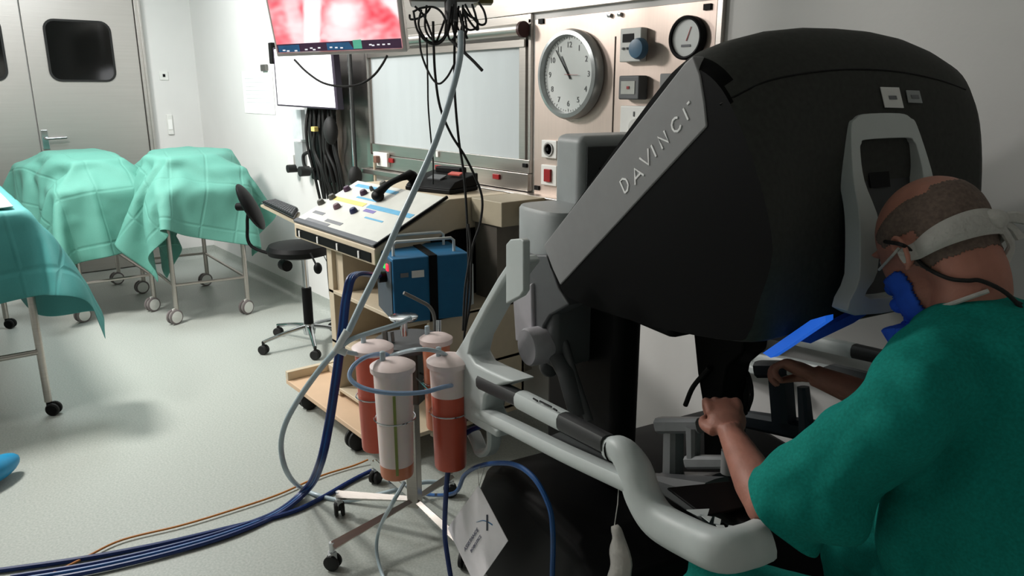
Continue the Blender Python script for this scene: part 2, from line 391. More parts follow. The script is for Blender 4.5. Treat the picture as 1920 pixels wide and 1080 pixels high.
# instruments and sockets on the panel
YP = YW-.01
def dev(name, x0, y0, x1, y1, th, m, label, cat, bev=.004, Y=YP):
    a = py(x0, y0, Y-th); b = py(x1, y1, Y-th); z0, z1 = min(a.z, b.z), max(a.z, b.z)
    o = G().box2((a.x, Y-th, z0), (b.x, Y, z1)).build(name, m, bevel=bev); tag(o, label, cat); return o, Vector((a.x, Y-th, z1)), Vector((b.x, Y-th, z0))
o, a, b = dev('dial_controller', 1163, 54, 1200, 115, .035, M_white, 'white wall controller with blue dial and small display right of the clock', 'controller')
G().box2((a.x+.015, a.y-.002, a.z-.02), (a.x+.07, a.y+.004, a.z-.05)).build('display', M_dark, o)
g = G()
for k in range(3): g.box((a.x+.02+k*.02, a.y-.002, a.z-.072), (.009, .006, .008))
g.build('button', M_mid, o)
p = py(1194, 91, a.y-.02); G().lathe([(.038, 0), (.038, .014), (.033, .028), (.02, .03)], (p.x, a.y, p.z), AX, 28).build('blue_dial', M_knobb, o)
p = py(1287, 71, YP-.02)
gg = thing('pressure_gauge', (p.x, YP, p.z-.075), 'round black rimmed pressure gauge at the upper right of the steel panel', 'gauge')
G().lathe([(.062, 0), (.074, .004), (.074, .026), (.068, .032), (.062, .03), (.062, .018)], (p.x, YP, p.z), AX, 48).build('rim', M_dark, gg)
G().lathe([(0, .016), (.0625, .016), (.0625, .02), (0, .02)], (p.x, YP, p.z), AX, 48).build('dial', M_clockf, gg)
q = Vector((p.x, YP-.0215, p.z)); G().quad([q+Vector((-.001, 0, -.01)), q+Vector((.003, 0, -.01)), q+Vector((.02, 0, .035)), q+Vector((.018, 0, .036))], .001, AX).build('needle', M_red, gg, smooth=False)
G().quad([q+Vector((-.02, 0, -.03)), q+Vector((.02, 0, -.03)), q+Vector((.02, 0, -.022)), q+Vector((-.02, 0, -.022))], .001, AX).build('scale_print', M_print, gg, smooth=False)
o, a, b = dev('thermometer_box', 1160, 142, 1197, 187, .05, M_mid, 'small grey box meter with a window face right of the clock, below the dial controller', 'meter', .006)
G().box2((a.x+.015, a.y-.002, a.z-.02), (b.x-.02, a.y+.004, b.z+.02)).build('glass_face', mat('meter_face', (190, 192, 186), .15), o)
G().box(((a.x+b.x)/2, a.y-.003, (a.z+b.z)/2), (.012, .004, .01)).build('red_pointer', M_red, o)
o, a, b = dev('sensor_box', 1237, 138, 1300, 185, .03, M_band, 'flat grey sensor box partly behind the upper end of the lettered band', 'sensor', .005)
G().box(((a.x*.5+b.x*.5), a.y-.002, (a.z+b.z)/2), (.05, .004, .06)).build('face_plate', M_white, o, bevel=.001)
o, a, b = dev('round_dispenser', 1163, 198, 1214, 262, .03, M_white, 'white square plate with a round grey disc below the meter box', 'wall unit', .005)
g = G(); g.lathe([(0, 0), (.034, 0), (.032, .01), (0, .012)], ((a.x*.4+b.x*.6), a.y, a.z*.35+b.z*.65), AX, 28); g.build('round_disc', mat('pale_disc', (196, 196, 192), .5), o)
G().box(((a.x+b.x)/2, a.y-.001, a.z-.03), (.006, .003, .018)).build('mark', M_mid, o)
o, a, b = dev('wall_socket', 1015, 262, 1043, 298, .02, M_white, 'white square wall socket under the clock, above the red button plate', 'socket')
g = G(); cx, cz = (a.x+b.x)/2, (a.z+b.z)/2
g.lathe([(0, 0), (.028, 0), (.03, .006), (.024, .006), (.022, 0)], (cx, a.y, cz), AX, 24); g.build('socket_ring', mat('socket_ring_grey', (160, 160, 158), .5), o)  # plain grey ring on the white socket
G().cyl((cx-.004, a.y-.006, cz), (cx-.004, a.y+.002, cz), .008, 10).build('socket_hole', M_black, o)
o, a, b = dev('red_button_plate', 1014, 308, 1043, 350, .015, M_white, 'white wall plate with a square dark red button below the clock', 'button plate')
G().box(((a.x+b.x)/2, a.y-.005, (a.z+b.z)/2), (.042, .012, .055)).build('red_button', M_red, o, bevel=.002)
o, a, b = dev('wall_socket', 699, 284, 726, 314, .02, M_white, 'white socket with a brown plug on the steel rail at the window corner', 'socket', Y=YW-.03)
G().box(((a.x*.6+b.x*.4), a.y-.012, (a.z+b.z)/2), (.035, .028, .04)).build('plug', mat('brown_plug', (120, 84, 70), .5), o, bevel=.004)
wsk = o
q = Vector((a.x*.8+b.x*.2, a.y-.01, (a.z+b.z)/2-.02)); (G().tube([q, q+Vector((0, 0, -.1)), q+Vector((.01, .0, -.25)), q+Vector((0, .0, -.5))], .008, 8, sm=5).build('beige_cord', M_beige, wsk))

# ================================================================ DRAPED TABLES AND CARTS
def drape_mesh(center, size, ang, zt, top, lumps, n=46, frames=90, bend=1.6):
    bm = G(); bm.box((top[0], top[1], zt-.1), (top[2], top[3], .2))
    for l in lumps: bm.box(l[:3], l[3:6], rotz(l[6]) if len(l) > 6 else None)
    me = bpy.data.meshes.new('collider'); bm.bm.to_mesh(me); bm.bm.free()
    col = bpy.data.objects.new('collider', me); COL.objects.link(col)
    col.modifiers.new('c', 'COLLISION'); col.collision.thickness_outer = .012; col.collision.cloth_friction = 70
    w, h = size; nx = n; ny = int(n*h/w); vs = []; fs = []; ca, sa = cos(ang), sin(ang)
    for j in range(ny+1):
        for i in range(nx+1):
            x = (i/nx-.5)*w; y = (j/ny-.5)*h
            vs.append((center[0]+x*ca-y*sa, center[1]+x*sa+y*ca, zt+.2+.012*sin(9*x+3*y)))
    for j in range(ny):
        for i in range(nx): a = j*(nx+1)+i; fs.append((a, a+1, a+nx+2, a+nx+1))
    me = bpy.data.meshes.new('sheet'); me.from_pydata(vs, [], fs); ul = me.uv_layers.new(name='sheet')
    for l_ in me.loops: ul.data[l_.index].uv = ((l_.vertex_index % (nx+1))/nx, (l_.vertex_index//(nx+1))/ny)
    o = bpy.data.objects.new('sheet', me); COL.objects.link(o)
    m = o.modifiers.new('cloth', 'CLOTH'); s = m.settings
    s.quality = 6; s.mass = .25; s.tension_stiffness = 40; s.compression_stiffness = 40; s.shear_stiffness = 15; s.bending_stiffness = bend; s.air_damping = 2
    m.collision_settings.distance_min = .012; m.collision_settings.use_self_collision = False
    m.point_cache.frame_start = 1; m.point_cache.frame_end = frames; SC.frame_start = 1; SC.frame_end = frames
    for f in range(1, frames+1): SC.frame_set(f)
    mm = bpy.data.meshes.new_from_object(o.evaluated_get(bpy.context.evaluated_depsgraph_get()))
    bpy.data.objects.remove(o); bpy.data.objects.remove(col); SC.frame_set(1)
    # folded-sheet creases: fine ridges along the fold lines of the packed sheet
    V = mm.vertices; nrm = [v.normal.copy() for v in V]
    for j in range(ny+1):
        for i in range(nx+1):
            k = j*(nx+1)+i; x = i/nx*6; y = j/ny*8
            dx = abs(x-round(x)); dy = abs(y-round(y)); s2 = 1 if (int(x)+int(y)) % 2 else -1
            V[k].co += nrm[k]*(.006*s2*max(0, 1-dx*3)*.5+.006*max(0, 1-dy*3)*(-s2)*.5)
    return mm
def crease(m):
    nt = m.node_tree; b = nt.nodes['Principled BSDF']; uv = nt.nodes.new('ShaderNodeTexCoord'); br = nt.nodes.new('ShaderNodeTexBrick')
    br.offset = 0; br.inputs['Scale'].default_value = 1; br.inputs['Brick Width'].default_value = .19; br.inputs['Row Height'].default_value = .15; br.inputs['Mortar Size'].default_value = .009; br.inputs['Mortar Smooth'].default_value = 1
    br.inputs['Color1'].default_value = (.72, .72, .72, 1); br.inputs['Color2'].default_value = (1, 1, 1, 1); br.inputs['Mortar'].default_value = (0, 0, 0, 1)
    nt.links.new(uv.outputs['UV'], br.inputs['Vector']); old = b.inputs['Normal'].links[0].from_node
    bp = nt.nodes.new('ShaderNodeBump'); bp.inputs['Strength'].default_value = .4; bp.inputs['Distance'].default_value = .007
    nt.links.new(br.outputs['Color'], bp.inputs['Height']); nt.links.new(old.outputs[0], bp.inputs['Normal']); nt.links.new(bp.outputs[0], b.inputs['Normal'])
for m_ in (M_green, M_green2): crease(m_)
def drape_obj(name, mesh, m, label):
    mn = Vector([min(v.co[i] for v in mesh.vertices) for i in range(3)]); mx = Vector([max(v.co[i] for v in mesh.vertices) for i in range(3)])
    off = Vector(((mn.x+mx.x)/2, (mn.y+mx.y)/2, mn.z)); mesh.transform(Matrix.Translation(-off))
    o = bpy.data.objects.new(name, mesh); COL.objects.link(o); o.location = off; mesh.materials.clear(); mesh.materials.append(m)
    for p in mesh.polygons: p.use_smooth = True
    s = o.modifiers.new('thickness', 'SOLIDIFY'); s.thickness = .003; s.offset = 1
    s = o.modifiers.new('subdivision', 'SUBSURF'); s.levels = 1; s.render_levels = 1
    return tag(o, label, 'drape')
def caster(root, x, y, r=.045, ang=0, hub=M_white, tyre=M_mid, name='caster'):
    c = Vector((x+.02*cos(ang), y+.02*sin(ang), r)); ax = Vector((-sin(ang), cos(ang), 0))
    w = G()
    for s in (-1, 1):
        w.lathe([(r*.5, 0), (r-.006, 0), (r, .004), (r, .014), (r-.006, .018), (r*.5, .018)], c+ax*(s*.016-.009), ax, 24)
    cs = w.build(name, tyre, root, local=True)
    h = G()
    for s in (-1, 1): h.lathe([(0, 0), (r*.80, 0), (r*.78, .022), (0, .026)], c+ax*(s*.016-.012), ax, 20)
    h.build('hub', hub, cs, local=True)
    f = G().box(c+Vector((0, 0, r*.5)), (.02, .012, r*1.2), rotz(ang)); f.cyl((x, y, r*1.1), (x, y, r*2.2), .012, 12); f.build('fork', hub, cs, local=True)
    return cs
def cart(p, label):
    P = [Vector((q.x, q.y, 0)) for q in p]; c = sum(P, Vector())/4
    t = thing('instrument_cart', c, label, 'cart')
    H = .9
    for q in P:
        d = q-c; G().cyl((d.x, d.y, .09), (d.x, d.y, H-.03), .016, 14).build('leg', M_steel, t, local=True); caster(t, d.x, d.y, .052, -1.3+.25*d.x, M_white, M_mauve)
    D = [q-c for q in P]; g = G()
    for i, j in ((0, 1), (2, 3), (1, 2), (3, 0)):
        if (i, j) == (0, 1): continue
        g.cyl(D[i]+EZ*.27, D[j]+EZ*.27, .010, 10)
    g.cyl(D[0]+EZ*.27, D[1]+EZ*.27, .010, 10)
    g.build('rung', M_steel, t, local=True)
    G().prism([q*1.03+EZ*(H-.03) for q in D], EZ*.03).build('cart_top', M_steel, t, local=True)
    return t, c
c1 = [pz(162, 602, 0), pz(292, 582, 0), None, None]; c1[2] = c1[1]+Vector((-1.03, -.02, 0)); c1[3] = c1[0]+Vector((-1.02, .0, 0)); c1[3].y = c1[0].y+.0
t1, cc1 = cart(c1, 'steel wheeled instrument cart under the left green drape by the door')
c2 = [pz(334, 606, 0), pz(467, 587, 0), None, None]; c2[2] = c2[1]+Vector((-1.02, .03, 0)); c2[3] = c2[0]+Vector((-1.02, .03, 0))
t2, cc2 = cart(c2, 'steel wheeled instrument cart under the green drape next to the swivel stool')
lump = [(-6.05, 1.0, .98, .34, .34, .18, .3), (-6.4, 1.0, 1.0, .4, .36, .2, .1), (-5.95, 1.15, .95, .2, .18, .12, .8), (-6.6, .80, .96, .3, .3, .1, .1)]
drape_obj('surgical_drape', drape_mesh((cc1.x+.16, cc1.y-.04), (1.85, 1.62), .16, .9, (cc1.x, cc1.y, 1.08, .56), lump), M_green, 'green surgical drape over the left wheeled cart, in front of the steel door')
lump = [(-5.62, 1.52, 1.0, .34, .34, .2, .2), (-5.95, 1.68, 1.0, .4, .36, .22, .5), (-5.45, 1.74, .95, .22, .24, .12, 0)]
drape_obj('surgical_drape', drape_mesh((cc2.x+.1, cc2.y-.03), (1.7, 1.55), -.2, .9, (cc2.x, cc2.y, 1.08, .58), lump), M_green, 'green surgical drape with fold creases over the cart beside the swivel stool')
# near-left table
L0 = pz(95, 777, 0); TX, TY = L0.x, L0.y
tt = thing('instrument_table', (TX-.55, TY-.35, 0), 'near left steel instrument table half out of frame, under a green drape', 'table')
def lo(x, y, z): return Vector((x-(TX-.55), y-(TY-.35), z))
for (x, y) in ((TX, TY), (TX-1.8, TY), (TX-1.8, TY-.7), (TX, TY-.7)):
    G().cyl(lo(x, y, .07), lo(x, y, .97), .017, 14).build('leg', M_steel, tt, local=True)
    q = lo(x, y, 0); caster(tt, q.x, q.y, .032, 1.0, M_black, M_rubber)
G().cyl(lo(TX, TY, .33), lo(TX, TY-.7, .33), .014, 12).cyl(lo(TX-1.8, TY, .33), lo(TX-1.8, TY-.7, .33), .014, 12).cyl(lo(TX, TY-.35, .33), lo(TX-1.8, TY-.35, .33), .014, 12).build('rung', M_steel, tt, local=True)
G().box(lo(TX-.90, TY-.35, .985), (1.86, .76, .03)).build('table_top', M_steel, tt, local=True)
drape_obj('table_drape', drape_mesh((TX-.83, TY-.31), (2.6, 1.66), .10, 1.0, (TX-.90, TY-.35, 1.86, .76), [], n=64, bend=3.2, frames=70), M_green2, 'blue green drape hanging from the near left table to a corner point')
g = G(); sh = []
for i in range(13):
    row = []
    for j in range(13):
        x = TX+.01-.9*i/12; y = TY-.66+.65*j/12
        row.append(Vector((x, y, 1.044+.004*sin(7*x+5*y)+.003*sin(19*y)+.004*noise.noise(Vector((x*6, y*6, 0))))))
    sh.append(row)
VV = [[g.bm.verts.new(p) for p in r] for r in sh]
for i in range(12):
    for j in range(12): g.bm.faces.new((VV[i][j], VV[i+1][j], VV[i+1][j+1], VV[i][j+1]))
o = g.build('white_cloth', M_paper); s = o.modifiers.new('thickness', 'SOLIDIFY'); s.thickness = .004; tag(o, 'white cloth lying flat on top of the near left draped table', 'cloth')
# cyan thing at the left frame edge on the floor
p = pz(-14, 888, .05)
o = G().ell((p.x, p.y, .06), (.13, .055, .05), rotz(2.3)).build('blue_foot_pedal', M_cyan); tag(o, 'shiny blue rounded object on the floor cut off by the left frame edge', 'pedal')

# ================================================================ WALL COMPUTER, BOXES AND CABLES
SCP = [py(515, 92, 2.02), py(622, 92, 2.02), py(632, 203, 2.02), py(523, 196, 2.02)]
ws = thing('small_wall_screen', SCP[3], 'small wall screen showing blank white, below the big monitor', 'screen')
n = (SCP[1]-SCP[0]).cross(SCP[3]-SCP[0]).normalized(); n = n if n.dot(CAM-SCP[0]) > 0 else -n
def inset(P, k):
    c = sum(P, Vector())/len(P); return [c+(p-c)*k for p in P]
G().prism([p-n*.035 for p in inset(SCP, 1.05)], n*.04).build('screen_housing', mat('purple_black_bezel', (44, 34, 52), .4), ws, bevel=.004)
G().quad([p+n*.006 for p in inset(SCP, .985)], .002).build('screen', mat('bright_white_screen', (250, 250, 255), .4, emit=1.1, var=.005), ws, smooth=False)
c = sum(SCP, Vector())/4-n*.03; G().cyl(c, (c.x, YW-.012, c.z), .03, 16).build('wall_arm', M_dsteel, ws)
q = py(514, 100, 2.1); G().box((q.x, q.y, q.z), (.05, .06, .14)).build('side_clip', M_dark, ws, bevel=.006)
# flat steel raceway behind the cables
a = py(600, 200, YW-.02); b = py(640, 340, YW-.02)
tag(G().box2((a.x, YW-.03, b.z-.1), (b.x, YW, a.z+.25)).build('cable_raceway', M_steel, bevel=.004), 'vertical steel cable raceway on the wall behind the black cables', 'raceway')
a = py(548, 205, YW-.05); b = py(570, 262, YW-.05)
o = G().box2((a.x, YW-.06, b.z), (b.x, YW-.03, a.z)).build('clear_file_holder', mat('translucent_plastic', (214, 220, 222), .3, alpha=.8)); tag(o, 'translucent holder hanging on the wall under the small screen', 'holder')
G().box2((a.x+.02, YW-.028, b.z+.02), (b.x-.02, YW-.01, a.z-.03)).build('holder_back', M_paper, o)
for i, (x0, y0, x1, y1, lb) in enumerate(((546, 288, 558, 310, 'small white socket plate under the file holder, left one with a black plug'), (558, 265, 577, 318, 'white and grey socket plate under the file holder beside the cables'))):
    a = py(x0, y0, YW); b = py(x1, y1, YW); o = G().box2((a.x, YW-.03, b.z), (b.x, YW, a.z)).build('socket_plate', M_white if i == 0 else M_grey, bevel=.004); tag(o, lb, 'socket')
    p = py(549 if i == 0 else 572, 316 if i == 0 else 321, YW-.05); G().cyl((p.x, YW-.09, p.z), (p.x, YW-.02, p.z), .035 if i else .028, 16).build('black_plug', M_rubber, o)
p = py(596, 250, YW-.08); bk = G()
bk.box((p.x+.02, YW-.06, p.z), (.30, .06, .62)); tag(bk.build('cable_tray', M_black, bevel=.012), 'black cable tray packed with leads under the small wall screen', 'cable tray')
for i in range(10):
    x = 578+i*5.5; pts = [py(x, 206, YW-.1-.015*(i % 3)), py(x-4+3*(i % 3), 240, YW-.13), py(x+5*sin(i*1.7), 280, YW-.12), py(x+10+4*sin(i), 320, YW-.10), py(x+22+2*sin(i*2), 372, YW-.05)]
    o = G().tube(pts, .010, 7, sm=6).build('black_lead', M_rubber); tag(o, 'black lead hanging in the dense bundle below the small wall screen', 'cable', 'black leads below the small wall screen')
o = G().tube([py(578, 285, YW-.1), py(569, 292, YW-.11), py(571, 310, YW-.11), py(578, 316, YW-.1), py(590, 318, YW-.1)], .012, 8, sm=6).build('curved_plug_lead', M_rubber); tag(o, 'black looped plug lead beside the socket plates on the wall', 'cable')
p = py(620, 245, YW-.16); o = G().ell(p, (.06, .04, .085)).build('cable_adapter', M_rubber); tag(o, 'oval black power adapter among the hanging leads', 'adapter')
p = py(590, 242, YW-.16); o = G().box(p, (.05, .03, .03)).build('yellow_connector', M_stripy, bevel=.004); tag(o, 'small yellow connector among the black leads', 'connector')
# chrome rod with black end
a = py(657, 60, YW-.12); b = py(666, 330, YW-.12)
rd = thing('hanging_rod', (b.x, b.y, b.z), 'chrome vertical rod with a black rubber end hanging by the steel column', 'rod')
G().cyl((b.x, b.y, b.z), (b.x, b.y, 2.99), .011, 14).build('rod', M_chrome, rd)
G().ell((b.x, b.y, b.z), (.042, .042, .06)).build('rubber_end', M_rubber, rd)
G().cyl((b.x+.022, b.y, b.z+.02), (b.x+.022, b.y, 2.2), .006, 8).build('rod_cable', M_rubber, rd)

# ================================================================ BIG MONITOR ON A CEILING ARM
bl = pd(519, 107, 2.75); br_ = pd(764, 98, 2.72); w = br_-bl
d1 = ray(497, 0); k = ((bl-CAM).dot(w))/(d1.dot(w)); tl0 = CAM+d1*k; h = (tl0-bl); h = (h-w*(h.dot(w)/w.dot(w)))
hh = h.normalized()*w.length*.60; wn_ = w.normalized(); mn_ = w.cross(hh).normalized(); mn_ = mn_ if mn_.dot(CAM-bl) > 0 else -mn_
mo = thing('ceiling_monitor', bl, 'large white framed monitor showing a red endoscopic picture, hung from the ceiling', 'monitor')
C4 = [bl, bl+w, bl+w+hh, bl+hh]
G().prism([p-mn_*.055 for p in C4], mn_*.055).build('monitor_housing', mat('ivory_housing', (236, 234, 230), .4), mo, bevel=.006)
hx = hh.normalized()
def mp(x, y, e=.001): return bl + w*x + hh*y + mn_*e
def picture(x, y):
    n1 = noise.noise(Vector((x*6, y*5, 1.3))); n2 = noise.noise(Vector((x*17, y*15, 4.1)))
    base = Vector((.98, .64, .67)) + Vector((.02, .26, .24))*(n1*1.3+n2*.7) ; wht = Vector((1, .96, .97))
    def ss(a, b, t): t = max(0, min(1, (t-a)/(b-a))); return t*t*(3-2*t)
    k = 0
    xc = .27+.12*y; k = max(k, 1-ss(.055, .085, abs(x-xc)+.006*n2))          # bright shaft
    k = max(k, .62*(1-ss(.03, .09, abs(x-.19+.02*y))))                         # pale band beside it
    d = hypot((x-.56-.12*(y-.35))*1.5, (y-.42)*.8); k = max(k, 1-ss(.10, .26, d+.10*n1+.05*n2))
    d = hypot((x-.50)*1.1, (y-.22)*1.4); k = max(k, .8*(1-ss(.08, .22, d+.1*n2)))
    k = max(k, ss(0, .05, (x-.80)*1.0+(y-.75)*.42-.02))
    dk = ss(.55, .9, y)*ss(.16, .05, x)
    c = base.lerp(wht, k).lerp(Vector((.55, .2, .25)), dk*.6)
    return [max(0, min(1, q))**2.2 for q in c]
def scr_mat():
    m = bpy.data.materials.new('endoscopic_picture'); m.use_nodes = True; nt = m.node_tree; b = nt.nodes['Principled BSDF']
    a = nt.nodes.new('ShaderNodeAttribute'); a.attribute_name = 'picture'; nt.links.new(a.outputs['Color'], b.inputs['Base Color']); nt.links.new(a.outputs['Color'], b.inputs['Emission Color']); b.inputs['Emission Strength'].default_value = .95; return m
g = G(); NX, NY = 96, 56; VV = [[g.bm.verts.new(mp(.02+.945*i/NX, .055+.915*j/NY, .002)) for i in range(NX+1)] for j in range(NY+1)]
for j in range(NY):
    for i in range(NX): g.bm.faces.new((VV[j][i], VV[j][i+1], VV[j+1][i+1], VV[j+1][i]))
sc_ = g.build('screen', scr_mat(), mo, smooth=False)
at = sc_.data.color_attributes.new('picture', 'FLOAT_COLOR', 'POINT')
for k_ in range((NX+1)*(NY+1)):
    i, j = k_ % (NX+1), k_//(NX+1); at.data[k_].color = (*picture(i/NX, j/NY), 1)
M_pink = mat('pale_pink_picture', (255, 226, 232), .5, emit=1.0, scale=14, rgb2=(255, 246, 248)); M_tb = mat('dark_taskbar', (74, 52, 74), .5, emit=.5); M_tb2 = mat('blue_taskbar', (50, 98, 140), .5, emit=.6, var=.2); M_tg = mat('green_icon', (92, 178, 150), .5, emit=.8); M_tw = mat('white_icon', (240, 240, 245), .5, emit=.9)
G().quad([mp(.02, .057, .0032), mp(.965, .057, .0032), mp(.965, .175, .0032), mp(.02, .155, .0032)], .0006).build('taskbar', M_tb, sc_, smooth=False)
g = G().quad([mp(.03, .06, .004), mp(.19, .06, .004), mp(.19, .145, .004), mp(.03, .14, .004)], .0004); g.quad([mp(.40, .065, .004), mp(.60, .065, .004), mp(.57, .155, .004), mp(.40, .15, .004)], .0004); g.build('taskbar_window', M_tb2, sc_, smooth=False)
G().quad([mp(.60, .07, .004), mp(.665, .07, .004), mp(.665, .18, .004), mp(.60, .175, .004)], .0004).build('taskbar_icon', M_tg, sc_, smooth=False)
g = G()
for (x, y) in ((.06, .085), (.09, .075), (.15, .075), (.23, .085), (.27, .10), (.29, .08), (.33, .1), (.42, .1), (.46, .095), (.50, .09), (.72, .115), (.74, .105), (.78, .112), (.82, .112), (.86, .114)):
    g.quad([mp(x, y-.01, .0046), mp(x+.02, y-.01, .0046), mp(x+.02, y+.006, .0046), mp(x, y+.006, .0046)], .0004)
g.build('taskbar_text', M_tw, sc_, smooth=False)
tc_ = bl+w*.5+hh*.5-mn_*.055; G().cyl(tc_, tc_-mn_*.12, .05, 20).cyl(tc_-mn_*.12, Vector(((tc_-mn_*.12).x, (tc_-mn_*.12).y, 2.99)), .035, 20).build('ceiling_arm', M_white, mo)

# ceiling boom block with hanging cables
bc = pd(832, -8, 2.62)
bo = thing('ceiling_boom', bc, 'grey ceiling boom block above the window with black cables wound around it', 'boom')
Rb = Matrix.Rotation(HD-pi/2+.1, 3, 'Z')
G().box(bc+Vector((0, 0, .02)), (.24, .2, .10), Rb).build('boom_block', M_dsteel, bo, bevel=.01)
G().cyl(bc+Vector((0, 0, .05)), (bc.x, bc.y, 2.99), .045, 20).build('ceiling_pole', M_grey, bo)
G().box(pd(905, -6, 2.6), (.07, .07, .05), Rb).build('khaki_bracket', mat('khaki_metal', (104, 96, 44), .5), bo, bevel=.006)
G().cyl(pd(845, 0, 2.55), pd(846, 40, 2.55), .022, 14).build('cable_guide', M_mid, bo)
def cable(name, pts, r, m, label, grp=None, n=8, sm=8, cat='cable'):
    o = G().tube(pts, r, n, sm=sm).build(name, m); return tag(o, label, cat, grp)
def dpx(L, d0, d1=None):
    d1 = d0 if d1 is None else d1; n = len(L)-1
    return [pd(x, y, d0+(d1-d0)*i/n) for i, (x, y) in enumerate(L)]
gl = 'black cables looped under the ceiling boom'
loops = [
 [(775, 20), (782, 55), (800, 78), (822, 82), (838, 62), (832, 30), (815, 14), (790, 15), (775, 22)],
 [(790, 18), (785, 48), (800, 75), (818, 80), (833, 68), (836, 45), (840, 10)],
 [(800, 10), (797, 50), (808, 72), (826, 78), (842, 55), (850, 10)],
 [(768, 28), (770, 36), (785, 34), (800, 24), (808, 12)],
 [(850, 8), (848, 45), (856, 70), (866, 50), (868, 10)],
 [(862, 20), (868, 45), (880, 56), (893, 52), (895, 38), (880, 30), (868, 15)],
 [(872, 8), (884, 30), (900, 46), (911, 42), (908, 22), (898, 5)],
 [(858, 15), (870, 55), (876, 72), (870, 60), (862, 30)],
 [(846, 12), (840, 60), (846, 76), (855, 60), (860, 12)],
 [(868, 18), (882, 42), (896, 56), (892, 30), (885, 8)],
 [(778, 12), (795, 30), (812, 72), (818, 79), (840, 20)],
 [(855, 5), (852, 30), (862, 60), (875, 60), (870, 20)],
]
for i, L in enumerate(loops): cable('looped_cable', dpx(L, 2.50+.02*(i % 4), 2.54+.015*(i % 3)), .0038, M_rubber, 'black cable looped in the tangle under the grey ceiling boom', gl)
cable('hanging_cable', dpx([(812, 40), (813, 80), (816, 140), (825, 200), (845, 250), (870, 290), (890, 330), (904, 372), (900, 420), (885, 470), (882, 560), (872, 620)], 2.5, 2.85), .0045, M_rubber, 'long black cable crossing behind the blue tube and ending by the phone shelf')
cable('hanging_cable', dpx([(853, 40), (852, 120), (853, 180), (860, 260), (870, 330), (876, 420), (878, 520), (870, 640)], 2.52, 2.8), .0045, M_rubber, 'black cable hanging almost straight from the boom past the right of the phone')
cable('hanging_cable', dpx([(800, 70), (802, 150), (803, 200), (808, 260), (812, 300), (812, 345)], 2.55, 2.9), .003, M_rubber, 'thin black cable hanging down to the telephone')
cable('hanging_cable', dpx([(786, 60), (790, 100), (806, 140), (822, 157), (838, 145), (852, 120)], 2.55, 2.5), .0035, M_rubber, 'black cable sagging in a deep loop in front of the blind')
cable('hanging_cable', dpx([(846, 75), (870, 98), (888, 115), (904, 132)], 2.5, 2.45), .0055, M_rubber, 'short stiff black cable end pointing down right in front of the blind')
cable('hanging_cable', dpx([(868, 40), (870, 70), (870, 96)], 2.5, 2.5), .005, M_rubber, 'short black cable end hanging straight down beside the blue tube')
cable('hanging_cable', dpx([(552, 112), (575, 135), (605, 155), (640, 162), (675, 158), (700, 142), (716, 122), (726, 104)], 2.95, 2.8), .0045, M_rubber, 'black cable sagging in an arc below the big monitor')

# ================================================================ SWIVEL STOOL
sp = pz(582, 645, 0); sp.z = 0
st = thing('swivel_stool', sp, 'black swivel stool with small backrest and chrome star base beside the beige cart', 'stool')
def L(p): return Vector(p)-sp
seat_z = .60
G().lathe([(0, seat_z-.045), (.12, seat_z-.04), (.19, seat_z-.02), (.2, seat_z+.01), (.185, seat_z+.035), (.1, seat_z+.05), (0, seat_z+.052)], sp+EX*-.06, (0, 0, 1), 40).build('seat', M_black, st)
G().cyl(sp+EZ*.36, sp+EZ*.56, .018, 16).build('piston', M_chrome, st)
G().cyl(sp+EZ*.1, sp+EZ*.37, .030, 20).build('gas_lift', M_black, st)
bs = G(); fe = []
for k in range(5):
    a = radians(198+72*k); d = Vector((cos(a), sin(a), 0)); e = sp+d*.3; fe.append(e)
    bs.tube([sp+EZ*.125, sp+d*.15+EZ*.105, e+EZ*.075], lambda t: (.020-.007*t, .014-.004*t), 10, sm=4, up=(0, 0, 1))
bs.lathe([(.035, .07), (.04, .1), (.035, .14)], sp, (0, 0, 1), 20); bs.build('star_base', M_chrome, st)
for e in fe:
    q = e-sp; ca = G(); ax = Vector((-.6, .8, 0))
    for s in (-1, 1): ca.lathe([(.008, 0), (.026, 0), (.029, .004), (.029, .015), (.022, .019)], e+EZ*.029+ax*(s*.013-.0095), ax, 20)
    ca.cyl(e+EZ*.03, e+EZ*.08, .009, 10); ca.build('caster', M_rubber, st)
bp0 = px(470, 388, sp.x-.34); bx_ = Matrix.Rotation(radians(62), 3, 'Z') @ Matrix.Rotation(radians(-26), 3, 'Y')
G().ell(bp0, (.035, .15, .16), bx_).build('backrest', M_black, st)
G().tube([bp0+Vector((-.03, 0, 0)), bp0+Vector((-.06, -.01, -.12)), bp0+Vector((-.04, .0, -.26)), Vector((sp.x-.2, sp.y-.02, .53)), Vector((sp.x-.03, sp.y, .55))], .011, 8, sm=6).build('backrest_bar', M_black, st)
G().cyl(bp0+Vector((-.03, -.02, 0)), bp0+Vector((-.09, -.05, -.005)), .025, 14).build('backrest_knob', M_black, st)
p = py(534, 497, sp.y-.06); G().cyl(p+Vector((-.03, 0, 0)), p+Vector((.04, 0, 0)), .035, 14).tube([p+EZ*.02, p+EZ*.07], .008, 8).build('tension_knob', M_black, st)
a = py(582, 475, sp.y-.02); b = py(596, 503, sp.y-.02); G().tube([a, b], .006, 8).ell(b, (.025, .025, .035)).build('height_lever', M_black, st)

